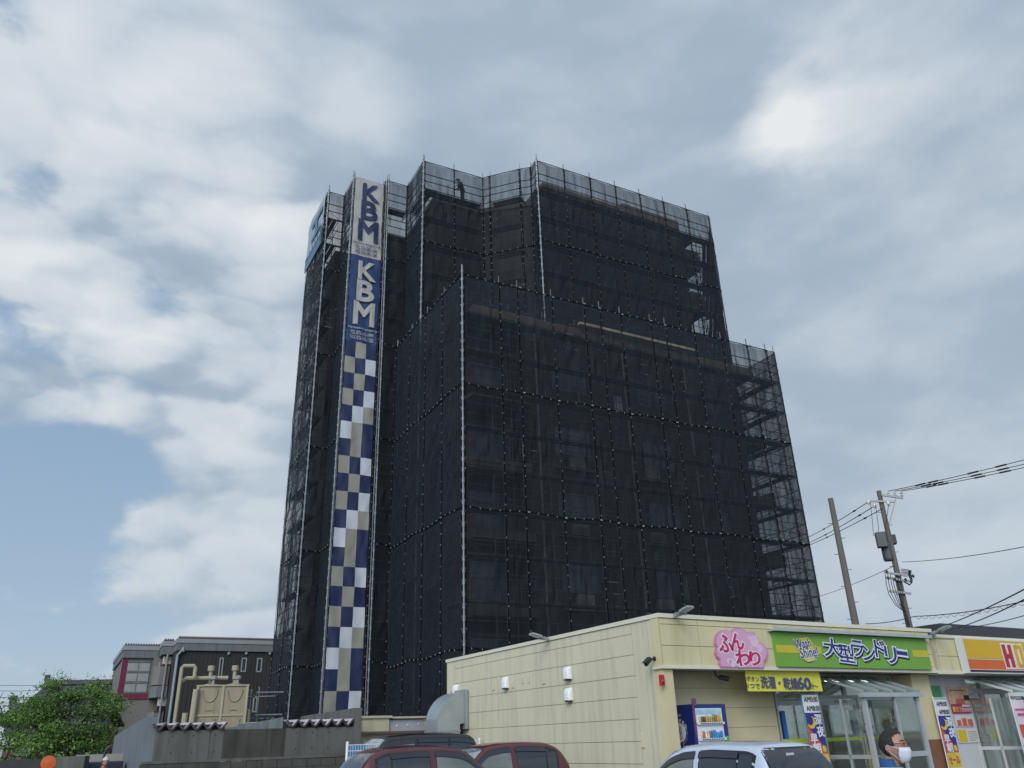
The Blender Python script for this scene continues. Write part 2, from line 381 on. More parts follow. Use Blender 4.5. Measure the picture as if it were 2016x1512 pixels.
for z in FLOORS:
    mb = MB(); mb.box(FT, 0.9, 3.75, 0.95, 2.75, z-0.36, z); mb.box(FT, 0.9, 1.0, 1.06, 2.72, z, z+1.1); mb.build('balcony', m_band, bt)
    mb = MB()
    for k in range(9): mb.bar(FT.p(1.0+k*0.33, 1.0, z), FT.p(1.0+k*0.33, 1.0, z+1.05), 0.03)
    mb.bar(FT.p(0.95, 1.0, z+1.08), FT.p(3.7, 1.0, z+1.08), 0.05); mb.build('balcony_railing', m_pipe2, bt)
    mb = MB(); mb.box(FT, 16.75, 18.05, 0.95, 3.0, z-0.4, z+0.05); mb.box(FT, 17.95, 18.05, 1.0, 3.0, z+0.05, z+0.35); mb.build('balcony', m_band, bt)
    mb = MB(); mb.box(FT, 3.62, 3.9, 1.0, 1.15, z, z+2.6); mb.build('corner_post', m_tile, bt)
for z in (22.3, 25.4, 28.5):
    mb = MB(); mb.box(FT, 17.2, 18.3, 4.05, 6.5, z-0.4, z+0.9); mb.build('balcony', m_band, bt)
def window(parent, F, t, s0, s1, z0, z1, mf=None, mp=None, fw=0.06, mull=1, depth=0.07, proud=0.03, name='window', label=None):
    mf = mf or m_alu; mp = mp or m_win
    mb = MB()
    mb.box(F, s0, s0+fw, t-proud, t+depth, z0, z1); mb.box(F, s1-fw, s1, t-proud, t+depth, z0, z1)
    mb.box(F, s0+fw, s1-fw, t-proud, t+depth, z0, z0+fw); mb.box(F, s0+fw, s1-fw, t-proud, t+depth, z1-fw, z1)
    for k in range(1, mull+1):
        x = s0+(s1-s0)*k/(mull+1); mb.box(F, x-fw/2, x+fw/2, t-proud+0.005, t+depth, z0+fw, z1-fw)
    o = mb.build(name, mf, parent, label=label)
    mb = MB(); mb.box(F, s0+fw*0.5, s1-fw*0.5, t-0.004, t+depth*0.6, z0+fw*0.5, z1-fw*0.5); mb.build('pane', mp, o)
    return o
for z in FLOORS[:]:
    window(bt, FT, 1.13, 5.05, 6.9, z+0.75, z+2.0)
    window(bt, FT, 1.13, 10.0, 10.75, z+0.75, z+2.0, mull=0)
    window(bt, FT, 1.13, 11.0, 11.7, z+0.75, z+2.0, mull=0)
    window(bt, FT, 1.13, 14.2, 14.8, z+1.0, z+2.0, mull=0)
    window(bt, FT, 2.68, 1.5, 3.3, z+0.05, z+2.1)
    mb = MB(); mb.box(FT, 4.9, 7.1, 0.85, 1.12, z-0.02, z+0.05); mb.build('ledge', m_band, bt)
    mb = MB(); mb.box(FT, 9.6, 11.9, 0.85, 1.12, z-0.02, z+0.05); mb.build('ledge', m_band, bt)
mb = MB(); mb.box(FT, 8.5, 8.9, 1.02, 1.14, 15.6, 16.65); mb.build('panel_box', mat('grey panel', (0.5, 0.5, 0.48), 0.5), bt)
mb = MB()
for s_ in (4.2, 9.2, 13.1): mb.tube([FT.p(s_, 1.06, 0), FT.p(s_, 1.06, LOWROOF)], 0.05, 6)
mb.build('drainpipe', mat('drain pipe', (0.28, 0.24, 0.18), 0.5), bt)
m_acd = mat('net-dimmed ac casing', (0.20, 0.19, 0.165), 0.6, var=0.15)  # casing darkened in its colour for the dimming behind the net
m_ac = mat('ac casing', (0.55, 0.53, 0.46), 0.5, var=0.08); m_black = mat('black plastic', (0.02, 0.02, 0.022), 0.5, var=0.1)
def ac_unit(F, s, t, z, label, group=None, wd=0.72, ht=0.54, m_ac=m_ac):
    a = thing('air_conditioner', label, 'air conditioner', F.p(s, t, z), group)
    mb = MB(); mb.box(F, s-wd/2, s+wd/2, t-0.27, t, z+0.04, z+ht); mb.build('casing', m_ac, a, bevel=0.012)
    c = F.p(s-wd*0.12, t-0.272, z+ht*0.54)
    mb = MB(); mb.lathe(c, [(0.0, 0), (ht*0.40, 0), (ht*0.40, 0.008), (0.0, 0.01)], 18, -F.v); mb.build('fan_opening', m_black, a)
    mb = MB(); mb.lathe(c, [(0.05, 0.0), (0.05, 0.02), (0, 0.022)], 10, -F.v)
    for k in range(3): mb.lathe(c, [(ht*(0.16+0.1*k), 0.012), (ht*(0.16+0.1*k)+0.008, 0.012), (ht*(0.16+0.1*k)+0.008, 0.02), (ht*(0.16+0.1*k), 0.02)], 18, -F.v)
    mb.build('fan_grille', m_ac, a)
    mb = MB(); mb.box(F, s-wd*0.4, s-wd*0.32, t-0.25, t-0.02, z, z+0.04); mb.box(F, s+wd*0.32, s+wd*0.4, t-0.25, t-0.02, z, z+0.04); mb.build('foot', m_black, a)
    return a
lv = ['second', 'third', 'fourth', 'fifth']
for i, z in enumerate(FLOORS[1:4]):
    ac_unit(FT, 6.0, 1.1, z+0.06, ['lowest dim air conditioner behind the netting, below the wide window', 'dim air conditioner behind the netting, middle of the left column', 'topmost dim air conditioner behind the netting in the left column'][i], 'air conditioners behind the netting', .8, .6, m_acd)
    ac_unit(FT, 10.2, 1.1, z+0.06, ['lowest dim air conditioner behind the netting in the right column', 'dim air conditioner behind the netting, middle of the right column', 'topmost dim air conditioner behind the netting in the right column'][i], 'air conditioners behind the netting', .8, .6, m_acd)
mb = MB(); mb.box(FT, 6.6, 13.8, 0.72, 0.92, 20.0, 20.13)
tag(mb.build('timber_beam', mat('pale timber', (0.62, 0.50, 0.32), 0.7, var=0.2, scale=6)), 'long pale timber beam lying along the lower roof edge behind the netting', 'beam')

# ---------------------------------------------------------------- scaffolds
def nz3(x, y, z): return noise.noise(V((x, y, z)))
def face_net(F, A, B, ztop, zbot, stops, seed, parent, out=0.06, label=None, slack=1.0):
    A = V(A); B = V(B); d = (B-A); Ln = d.length; d.normalize(); inn = V((-d.y, d.x))
    nx = max(3, int(Ln/0.17)); ny = int((ztop-zbot)/0.2)
    def P(i, j):
        s = Ln*i/nx; z = zbot+(ztop-zbot)*j/ny
        k0 = max([q for q in stops if q <= s+1e-6], default=0); k1 = min([q for q in stops if q > s+1e-6], default=Ln)
        fr = (s-k0)/max(k1-k0, 0.01); pin = sin(pi*min(max(fr, 0), 1))
        rr = ((ztop-z)/ROW) % 1.0; rp = min(1.0, 0.25+1.6*min(rr, 1-rr))
        wv = 0.10*nz3(seed+s*1.3, z*0.35, 1)+0.06*nz3(seed+s*3.7+z*0.5, z*0.5, 5)+0.05*nz3(seed-s*3.0+z*1.1, z*0.9, 9)+0.035*nz3(seed+s*7, z*0.8, 3)
        off = -out-slack*(0.02+wv*1.45)*(0.3+0.7*pin)*rp*1.25
        if z > ztop-0.01: off = -out; 
        dz = -0.06*pin if j == ny else 0
        q = A+d*s+inn*off
        return F.p(q.x, q.y, z+dz)
    mb = MB(); mb.grid(P, nx, ny)
    mb.k = 1
    r = 0
    z = ztop
    while z > zbot+0.3:            # lacing straps along each sheet edge
        a = A+d*0.0-inn*(out+0.03); b = B-inn*(out+0.03); w_ = 0.05
        n_ = max(2, int(Ln/0.45))
        for k in range(n_):
            p0 = a+(b-a)*(k/n_); p1 = a+(b-a)*((k+1)/n_)
            z0 = z-(0.04*sin(pi*k/n_*Ln/1.8) if r else 0)
            mb.bar(F.p(p0.x, p0.y, z0-0.02), F.p(p1.x, p1.y, z0-0.02), 0.012, w_)
        z -= ROW; r += 1
    for s_ in stops:                # sheets lap over one another along each pole
        q = A+d*min(max(s_, .03), Ln-.03)-inn*(out+0.022)
        mb.bar(F.p(q.x, q.y, zbot), F.p(q.x, q.y, ztop), 0.05, 0.01, up=F.u*inn.x+F.v*inn.y)
    return mb.build('net', [m_net, m_strap], parent, label=label)
def scaffold(name, label, F, verts, ztop, zbot, stops_list, hidden_ties=(), nets=None, braces=(), opened=()):
    t = thing(name, label, 'scaffold', F.p(verts[1][0], verts[1][1], 0))
    ties = MB()
    lifts = [ztop-LIFT*k for k in range(1, int((ztop-zbot)/LIFT)+1)]
    for fi in range(len(verts)-1):
        A = V(verts[fi]); B = V(verts[fi+1]); d = B-A; Ln = d.length; d.normalize(); inn = V((-d.y, d.x))
        st = stops_list[fi]
        if st is None:
            n_ = max(1, round(Ln/1.83)); st = [Ln*k/n_ for k in range(n_+1)]
        if nets is None or nets[fi]:
            zb = zbot if nets is None or nets[fi] is True else nets[fi]
            face_net(F, A, B, ztop, zb, st, fi*17.3+ztop, t)
        for k, s in enumerate(st):
            q = A+d*s
            if not (k == len(st)-1 and fi < len(verts)-2):
                mb = MB(); mb.tube([F.p(q.x, q.y, 0), F.p(q.x, q.y, ztop+0.42)], 0.026, 6)
                z = ztop
                while z > zbot: mb.tube([F.p(q.x, q.y, z-0.09), F.p(q.x, q.y, z+0.03)], 0.04, 6); z -= LIFT
                mb.build('pole', m_pipe2 if s not in (0,) else m_pipe, t)
            o = q-inn*0.1
            z = ztop-0.2
            while z > zbot:
                if random.random() < 0.93:
                    jx = random.uniform(-0.03, 0.03)
                    ties.bar(F.p(o.x+jx*d.x, o.y+jx*d.y, z), F.p(o.x+jx*d.x, o.y+jx*d.y, z-random.uniform(0.025, 0.05)), 0.022)
                z -= 0.44
            if Ln > 1.0 and 0.6 < s < Ln-0.6 or (Ln > 1.0 and s in (0,) and fi == 0):
                q2 = q+inn*0.9
                mb = MB(); mb.tube([F.p(q2.x, q2.y, 0), F.p(q2.x, q2.y, ztop-0.35)], 0.024, 5); mb.build('inner_pole', m_pipe2, t)
        z = ztop
        while z > zbot+0.3:
            for k in range(int(Ln/0.44)):
                s = 0.22+k*0.44; o = A+d*s-inn*0.115; big = min(abs(s-x) for x in st) < 0.16
                ln = 0.11 if big else 0.024
                zz_ = z-0.02-0.04*sin(pi*s/1.8)
                ties.bar(F.p(o.x-d.x*ln/2, o.y-d.y*ln/2, zz_), F.p(o.x+d.x*ln/2, o.y+d.y*ln/2, zz_), 0.02, 0.045 if big else 0.055)
            z -= ROW
        for li, z in enumerate(lifts):
            mb = MB(); a_, b_ = (0.12, 0.12) if Ln > 1.0 else (0, 0)
            for h in (0.0, 0.5, 0.98):
                p0 = A+inn*0.03; p1 = B+inn*0.03
                mb.tube([F.p(p0.x, p0.y, z+h), F.p(p1.x, p1.y, z+h)], 0.027 if li < 2 else 0.019, 5)
            if Ln > 2.2:
                p0 = A+inn*0.9+d*0.9; p1 = B+inn*0.9-d*(0.9 if fi < len(verts)-2 else 0)
                for h in (0.0, 0.55): mb.tube([F.p(p0.x, p0.y, z+h), F.p(p1.x, p1.y, z+h)], 0.018, 5)
            mb.build('guard_rail', m_pipe2, t)
            if Ln > 1.0:
                mb = MB(); p0 = A+d*0.05; p1 = B-d*0.05
                for k in range(2):
                    c0 = 0.22+0.27*k
                    q0 = p0+inn*c0; q1 = p1+inn*c0
                    mb.bar(F.p(q0.x, q0.y, z-0.03), F.p(q1.x, q1.y, z-0.03), 0.23, 0.045)
                for s in st:
                    q0 = A+d*s; q1 = q0+inn*0.9
                    mb.bar(F.p(q0.x, q0.y, z-0.08), F.p(q1.x, q1.y, z-0.08), 0.04)
                    if li % 2 == 0 and 0.3 < s: mb.tube([F.p(q1.x, q1.y, z-0.1), F.p(q0.x, q0.y, z+0.5)], 0.014, 4)
                mb.build('deck', m_deckm, t)
                if fi in braces and Ln > 1.4:
                    mb = MB()
                    for k in range(len(st)-1):
                        q0 = A+d*st[k]+inn*0.06; q1 = A+d*st[k+1]+inn*0.06
                        mb.tube([F.p(q0.x, q0.y, z+0.1), F.p(q1.x, q1.y, z+LIFT-0.15)], 0.013, 4)
                        mb.tube([F.p(q0.x, q0.y, z+LIFT-0.15), F.p(q1.x, q1.y, z+0.1)], 0.013, 4)
                    mb.build('brace', m_pipe2, t)
    o = ties.build('net_tie', m_tie, t); o['kind'] = 'stuff'
    return t
def corner_pole(F, s, t_, z0, z1, parent):
    mb = MB(); mb.tube([F.p(s, t_, z0), F.p(s, t_, z1)], 0.034, 8)
    z = z1-0.3
    while z > z0:
        mb.tube([F.p(s, t_, z), F.p(s, t_, z-0.10)], 0.055, 8); z -= 0.44
    mb.build('corner_pole', m_pipe, parent)
TV = [(-3.62, 14.63), (-3.60, 10.80), (-2.63, 10.80), (-2.63, 8.94), (-0.90, 8.94), (-0.90, 8.34), (0.40, 8.34), (0.40, 5.85), (4.0, 5.75), (4.3, 5.4), (5.55, 4.1), (6.05, 3.7), (6.05, 3.05), (18.46, 2.9)]
c49 = radians(49.5); TV.append((18.46+7*cos(c49), 2.9+7*sin(c49)))
tsc = scaffold('tower_scaffold', 'tall black netted scaffold round the upper tower with zigzag corners', FT, TV, HTOP, 2.0, [None]*12+[[1.7725*k for k in range(8)]]+[None],
               nets=[True]*12+[15.0, 15.0], braces=(0,))
# return scaffold at the right end of the tower
for q in [(-3.62, 10.72), (-2.74, 8.80), (-0.82, 8.26), (0.33, 5.78), (6.0, 2.95)]:
    corner_pole(FT, q[0], q[1], 16 if q[0] > 5 else 2, HTOP+0.45, tsc)
LP = [0]
for x in (1.79, .93, 1.8, 1.79, .9, 1.2, 1.83, .92, 1.84, 1.83, 1.8, 1.35, .6): LP.append(LP[-1]+x)
LN = LP[-1]
LP = [x*18.75/LN for x in LP]
lsc = scaffold('block_scaffold', 'lower black netted scaffold in front, its net top below the tower', FT, [(-0.08, 7.9), (0, 0), (18.75, 0), (18.85, 7.4)], HLOW, 1.2,
               [None, LP, None], braces=(2,))
corner_pole(FT, -0.07, -0.1, 0, HLOW+0.45, lsc)
for k, (a, b) in enumerate([(19.0, 4.0), (19.0, 9.2)]): pass

# ---------------------------------------------------------------- banners on the scaffold
m_bw = mat('banner white', (0.33, 0.32, 0.295), 0.7, var=0.1, scale=2); m_bn = mat('banner navy', (0.009, 0.017, 0.062), 0.6, var=0.15, scale=2)
m_bb = mat('banner beige', (0.255, 0.247, 0.205), 0.7, var=0.1, scale=2); m_bgw = mat('banner pale grey', (0.47, 0.49, 0.53), 0.7, var=0.08, scale=2)
m_bl = mat('banner blue', (0.008, 0.032, 0.105), 0.6, var=0.15, scale=1.5); m_ink = mat('dark ink', (0.05, 0.055, 0.07), 0.6, var=0); m_bk2 = mat('letter shade', (0.02, 0.025, 0.04), 0.6, var=0)
BT = 8.94-0.27
def wr(s, z): return 0.055*nz3(s*2.2+z*0.6, z*0.7, 2)+0.03*nz3(s*5-z*1.2, z*1.6, 8)
def sheet(s0, s1, z0, z1, t, fn=wr, nx=12, ny=40):
    def P(i, j):
        s = s0+(s1-s0)*i/nx; z = z0+(z1-z0)*j/ny; return FT.p(s, t+fn(s, z), z)
    return P
S0, S1 = -2.65, -0.97
def kbm(ztop, zbot, mback, mtext, mshade, label):
    o = MB(); o.grid(sheet(S0, S1, zbot, ztop, BT), 14, 40); root = o.build('banner', mback, None, smooth=True); tag(root, label, 'banner', 'lettered banners on the scaffold')
    H_ = ztop-zbot; W_ = S1-S0
    rows = [('K', .28, .80, .07, .275), ('B', .27, .79, .30, .525), ('M', .20, .84, .55, .80), ('http://www.kbmgroup.co.jp', .03, .97, .835, .868), ('TEL 076-242-1494', .12, .86, .885, .925), ('FAX 076-242-1585', .12, .86, .938, .978)]
    mb = MB(); sh = MB()
    for i, (b, x0, x1, y0, y1) in enumerate(rows):
        a = (S0+W_*x0, S0+W_*x1, ztop-H_*y1, ztop-H_*y0)
        fn = lambda s, z: FT.p(s, BT-0.07+wr(s, z), z)
        if i < 3:
            if mshade: put_text(sh, b, FT, 0, a[0]-0.035, a[1]-0.035, a[2]-0.04, a[3]-0.04, offset=0.035, fn=lambda s, z: FT.p(s, BT-0.06+wr(s, z), z))
        put_text(mb, b, FT, 0, *a, offset=0.03 if i < 3 else 0.012, fn=fn)
    mb.build('lettering', mtext, root)
    if mshade: sh.build('letter_shadow', mshade, root)
kbm(HTOP-0.03, HTOP-ROW+0.02, m_bw, m_bn, None, 'white banner with navy capital letters at the top of the tower scaffold')
kbm(HTOP-ROW-0.0, HTOP-2*ROW, m_bl, m_bw, m_bk2, 'blue banner with pale capital letters under the white banner')
PAT = ['NBN', 'BNW', 'NBN', 'BNW', 'NWB', 'WBN']
ch = thing('checkered_banner', 'long checkered banner of navy, beige and white squares down the scaffold', 'banner', FT.p(-1.7, BT, 2.85))
RH = (HTOP-2*ROW-2.95)/20
for sh_ in range(4):
    mb = MB()
    for r in range(sh_*6, min(20, sh_*6+6)):
        for c in range(3):
            mb.k = 'NBW'.index(PAT[r % 6][c])
            zt = HTOP-2*ROW-RH*r-0.01; w3 = (S1-S0-0.02)/3; s0 = S0+0.0+c*w3
            mb.grid(sheet(s0, s0+w3, zt-RH, zt, BT+0.002*sh_, nx=5, ny=5), 5, 5)
    mb.build('sheet', [m_bn, m_bb, m_bgw], ch, smooth=True)
# side banner at the upper left corner, wrapped on the left face
SB = -3.62-0.14
m_cy = mat('banner cyan', (0.08, 0.16, 0.21), 0.6, var=0.2, scale=1); m_sbw = mat('side banner white', (0.31, 0.345, 0.385), 0.7, var=0.08)
m_sky2 = mat('banner mid blue', (0.06, 0.09, 0.17), 0.6, var=0.2, scale=1)
mb = MB(); T0_, T1_ = 10.95, 14.55
mb.grid(lambda i, j: FT.p(SB+0.04*nz3(i*.5, j*.4, 3), T0_+(T1_-T0_)*i/14, HTOP-0.05-3.5*(1-j/16)), 14, 16)
rt = mb.build('banner', m_sbw, None, smooth=True); tag(rt, 'pale cyan and white banner on the left face at the upper left corner', 'banner', 'lettered banners on the scaffold')
mb = MB()
def sbq(pts, m_, nm, dx=0.06):
    q = MB(); q.poly([FT.p(SB-dx, T1_-(T1_-T0_)*a, HTOP-0.05-3.5*b) for a, b in pts], -FT.u, 0.004); q.build(nm, m_, rt)
sbq([(.0, .72), (1.0, .60), (1.0, 1.0), (0, 1.0)], m_sky2, 'blue_field')
sbq([(.0, .84), (1.0, .84), (1.0, 1.0), (0, 1.0)], m_cy, 'cyan_field', 0.066)
sbq([(.28, .18), (.92, .18), (.92, .28), (.66, .28), (.66, .5), (.86, .5), (.86, .57), (.3, .57), (.3, .5), (.5, .5), (.5, .28), (.28, .28)], m_cy, 'emblem')
for k in range(5): sbq([(.15+.16*k, .70), (.24+.16*k, .67), (.27+.16*k, .74), (.2+.16*k, .79)], m_sbw, 'letter_mark', 0.07)
# ================================================================== ground
m_asph = mat('asphalt', (0.10, 0.10, 0.10), 0.9, var=0.25, scale=0.6, bump=0.3, bscale=60)
mb = MB(); mb.box(WORLD, -400, 400, -60, 900, -0.3, 0.0); mb.build('ground', m_asph, kind='structure')
# ================================================================== the laundry and its neighbour
FS = Frame((3.19, 18.93), 30.8)
m_cream = mat('cream siding', (0.59, 0.52, 0.30), 0.55, var=0.05, scale=1.5, streak=0.16, dirt=((0.43, 0.37, 0.21), 0.9, (2.6, 2.6, 0.22), 0.61))
m_creamw = mat('cream siding side', (0.60, 0.55, 0.395), 0.55, var=0.05, scale=1.2, streak=0.17, dirt=((0.49, 0.45, 0.31), 0.9, (2.6, 2.6, 0.22), 0.60))
m_seam = mat('seam gap', (0.24, 0.225, 0.165), 0.8, var=0)
m_pier = mat('cream render', (0.58, 0.50, 0.30), 0.8, var=0.08, scale=3, bump=0.15)
m_soff = mat('soffit', (0.45, 0.43, 0.38), 0.8, var=0.05)
m_cop = mat('cream coping', (0.66, 0.62, 0.48), 0.4, var=0.04)
m_white = mat('white plastic', (0.78, 0.78, 0.77), 0.45, var=0.04)
m_frame = mat('silver frame', (0.46, 0.48, 0.48), 0.4, 0.35, var=0.08)
m_frame2 = mat('white frame', (0.60, 0.62, 0.62), 0.4, var=0.05)
m_glass = glass_mat('shop glass', (0.20, 0.19, 0.16), 0.68)
m_brown = mat('brown tiles', (0.20, 0.09, 0.045), 0.6, var=0.2, scale=6)
m_lamp = mat('lamp housing', (0.30, 0.32, 0.33), 0.5, 0.3, var=0.1)
m_lens = mat('lamp lens', (0.5, 0.52, 0.53), 0.15, var=0.05)
m_galv = mat('galvanised duct', (0.38, 0.41, 0.42), 0.42, 0.55, var=0.12, scale=4)
ls = thing('laundry_shop', 'cream coin laundry with panelled walls, glazed front and deep fascia', 'shop', FS.p(5, 3, 0))
# heights and joints read off the photograph
ZTOP = FS.on(1296, 1207, 0)[1]; ZB = FS.on(1306, 1316, 0)[1]
TEND = 11.17
def jz(x, y): return FS.onS(x, y, 0)[1]
rowz = [jz(860+a/4.2, 1180+b/4.2) for a, b in ((1595, 290), (1612, 462), (1628, 633), (1643, 808), (1660, 988), (1675, 1172), (1697, 1362))]
dzr = (rowz[0]-rowz[6])/6
rows = [ZTOP-0.10]+[rowz[0]-dzr*k for k in range(9)]
cols = [0.64, 1.04, 4.05, 7.62, 10.55, TEND]
mb = MB(); mb.box(FS, 0.02, 0.3, 0.32, TEND-0.01, 0, ZTOP-0.1); mb.box(FS, 0.02, 9.9, TEND-0.3, TEND-0.01, 0, ZTOP-0.3); mb.build('side_wall', m_seam, ls)
mb = MB(); g = 0.006
for c in range(len(cols)-1):
    if c in (0, 4):
        mb.box(FS, 0, 0.03, cols[c]+g, cols[c+1]-g, 0, ZTOP-0.1); continue
    for r in range(len(rows)-1):
        if rows[r+1] < 0: break
        mb.box(FS, 0, 0.03, cols[c]+g, cols[c+1]-g, rows[r+1]+g, rows[r]-g)
mb.box(FS, 0, 0.03, 0.45+g, 0.64-g, 0, ZTOP-0.1); mb.box(FS, 0, 0.03, 0.32, 0.45-g, 0, ZTOP-0.1)
mb.build('side_panels', m_creamw, ls)
mb = MB()
mb.box(FS, -0.035, 0.2, -0.03, TEND+0.03, ZTOP-0.095, ZTOP); mb.box(FS, 0.2, 10.12, -0.03, 0.2, ZTOP-0.095, ZTOP)
mb.box(FS, 0.2, 10.1, TEND-0.2, TEND+0.02, ZTOP-0.095, ZTOP); mb.box(FS, 10.0, 10.12, 0.2, TEND, ZTOP-0.095, ZTOP)
mb.build('coping', m_cop, ls)
# fascia in panels
fz = [FS.on(1250+700/4.555, 1180+y/4.555, 0)[1] for y in (243, 426)]
fs_ = [-0.02, FS.on(1376, 1260, 0)[0], 3.66, 6.6, 9.95]
mb = MB(); mb.box(FS, 0.0, 9.94, 0.03, 0.3, ZB+0.06, ZTOP-0.1); mb.build('fascia_core', m_seam, ls)
mb = MB()
zr = [ZB+0.075, fz[1], fz[0], ZTOP-0.1]
for c in range(4):
    for r in range(3): mb.box(FS, fs_[c]+(g if c else 0), fs_[c+1]-g, 0, 0.035, zr[r]+(g if r else 0), zr[r+1]-g)
mb.box(FS, -0.022, 0.0, 0.0, 0.315, ZB+0.075, ZTOP-0.1)
mb.build('fascia', m_cream, ls)
mb = MB(); mb.box(FS, -0.05, 9.97, -0.035, 0.33, ZB, ZB+0.072); mb.build('fascia_trim', m_cop, ls)
BT_ = 0.95
mb = MB(); mb.box(FS, 0.3, 9.9, 0.33, BT_+0.1, ZB+0.03, ZB+0.1); mb.build('soffit', m_soff, ls)
mb = MB(); mb.box(FS, 0.004, 0.29, 0.05, 0.318, 0, ZB-0.001); mb.box(FS, 0.302, 0.6, 0.9, BT_+0.1, 0, ZB-0.001); mb.build('pier', m_pier, ls)
sg = FS.on(1530, 1400, BT_)[0]
mb = MB()
zz_ = [0, 0.42, 0.87, 1.32, 1.77, 2.22, 2.67, ZB+0.03]
for k in range(7): mb.box(FS, 0.602, sg-0.05, BT_, BT_+0.1, zz_[k]+0.004, zz_[k+1]-0.004)
mb.build('front_wall', m_pier, ls)
mb = MB(); mb.box(FS, 0.5, sg-0.05, BT_+0.1, BT_+0.25, 0, ZB+0.03); mb.build('front_wall_core', m_seam, ls)
mb = MB(); mb.box(FS, 0.3, 9.9, 0.3, TEND-0.3, ZTOP-0.5, ZTOP-0.35); mb.build('roof', m_soff, ls)
# interior room
m_int = mat('interior wall', (0.62, 0.50, 0.40), 0.8, var=0.05); m_or = mat('interior brown', (0.34, 0.15, 0.07), 0.7, var=0.1)
mb = MB(); mb.box(FS, sg, 9.9, BT_+3.4, BT_+3.5, 0, ZB); mb.build('back_wall', m_int, ls)
mb = MB(); mb.box(FS, sg, 9.9, BT_+3.37, BT_+3.395, 2.1, ZB-0.1); mb.box(FS, sg-0.05, sg, BT_+0.3, BT_+3.4, 2.0, ZB); mb.build('interior_frieze', m_or, ls)
mb = MB(); mb.box(FS, sg-0.05, 9.9, BT_+0.15, BT_+3.5, ZB-0.02, ZB+0.028); mb.build('ceiling', m_white, ls)
mb = MB(); mb.box(FS, 0.6, 9.9, 0.1, BT_+3.5, 0.004, 0.15); mb.build('shop_floor', mat('shop floor tile', (0.36, 0.34, 0.30), 0.5), ls)
m_em = mat('ceiling lamp', (1.0, 0.96, 0.88), 0.5, var=0, emit=14.0)
for x_, y_ in ((1632, 1336), (1650, 1342), (1676, 1339), (1700, 1337)):
    t_ = 2.3; s_, z_ = FS.on(x_, y_, t_); z_ = min(z_, ZB-.05)
    o = thing('ceiling_lamp', 'lit white strip lamp on the laundry ceiling seen through the glass', 'ceiling lamp', FS.p(s_, t_, z_), 'strip lamps on the laundry ceiling')
    mb = MB(); mb.box(FS, s_-0.16, s_+0.16, t_-0.03, t_+0.03, z_-.02, z_+.012); mb.build('tube', m_em, o)
    mb = MB(); mb.box(FS, s_-0.18, s_+0.18, t_-0.05, t_+0.05, z_+.013, max(z_+.05, ZB-.02)); mb.build('housing', m_white, o)
m_steel = mat('washer steel', (0.42, 0.42, 0.41), 0.35, 0.5, var=0.08)
def washer(s, label, grp, big=False):
    wdt = 0.82; a = thing('washing_machine', label, 'washing machine', FS.p(s, BT_+3.0, 0.15), grp)
    mb = MB(); mb.box(FS, s-wdt/2, s+wdt/2, BT_+2.55, BT_+3.35, 0.15, 1.95); mb.build('body', m_steel, a)
    for z in (0.75, 1.5):
        mb = MB(); mb.lathe(FS.p(s, BT_+2.55, z), [(0.30, 0), (0.30, 0.05), (0.22, 0.07), (0.22, 0.03), (0, 0.02)], 20, -FS.v); mb.build('door', m_white, a)
        mb = MB(); mb.lathe(FS.p(s, BT_+2.545, z), [(0.21, 0), (0.19, 0.035), (0, 0.05)], 20, -FS.v); mb.build('porthole', m_black, a)
for k in range(5): washer(sg+0.6+0.9*k, 'grey double-stacked washing machine seen dimly through the laundry glass', 'stacked washing machines inside the laundry')
# glazed front
S = lambda x, y, t=BT_: FS.on(x, y, t)
def pane_set(parent, F, t, s0, s1, z0, z1, name, mf, bars=(), fw=0.06, dp=0.08, mp=None, label=None):
    mb = MB()
    mb.box(F, s0, s0+fw, t, t+dp, z0, z1); mb.box(F, s1-fw, s1, t, t+dp, z0, z1)
    mb.box(F, s0+fw, s1-fw, t, t+dp, z0, z0+fw); mb.box(F, s0+fw, s1-fw, t, t+dp, z1-fw, z1)
    for z in bars: mb.box(F, s0+fw, s1-fw, t+0.004, t+dp, z-fw/2, z+fw/2)
    o = mb.build(name, mf, parent, label=label)
    mb = MB(); mb.box(F, s0+fw*0.6, s1-fw*0.6, t+dp*0.45, t+dp*0.6, z0+fw*0.6, z1-fw*0.6); mb.build('pane', mp or m_glass, o)
    return o
ztr = S(1560, 1384)[1]; sd0 = S(1612, 1390)[0]; sd1 = S(1662, 1400)[0]; sd2 = S(1706, 1400)[0]; s_end = 9.25
pane_set(ls, FS, BT_, sg, sd0, 0.15, ztr, 'window', m_frame, (0.95,))
pane_set(ls, FS, BT_, sg, sd0, ztr+0.003, ZB+0.02, 'transom_window', m_frame)
pane_set(ls, FS, BT_, sd0, (sd0+sd2+0.4)/2, ztr+0.12, ZB+0.02, 'transom_window', m_frame)
pane_set(ls, FS, BT_, (sd0+sd2+0.4)/2, s_end, ztr+0.12, ZB+0.02, 'transom_window', m_frame)
mb = MB(); mb.box(FS, sd0, s_end, BT_-0.03, BT_+0.1, ztr-0.10, ztr+0.117); hd = mb.build('door_header', m_frame, ls)
mb = MB(); mb.box(FS, sd1-0.35, sd1+0.1, BT_-0.075, BT_-0.031, ztr-0.02, ztr+0.07); mb.build('door_sensor', m_black, hd)
d1 = pane_set(ls, FS, BT_+0.01, sd0+0.002, sd1, 0.15, ztr-0.1, 'door', m_frame, fw=0.07)
d2 = pane_set(ls, FS, BT_+0.03, sd1, sd2, 0.15, ztr-0.1, 'door', m_frame, fw=0.07)
pane_set(ls, FS, BT_+0.01, sd2, s_end, 0.15, ztr-0.1, 'window', m_frame, (0.95,))
m_lime = mat('lime tape', (0.50, 0.62, 0.03), 0.5, var=0.05)
zl = S(1560, 1459)[1]
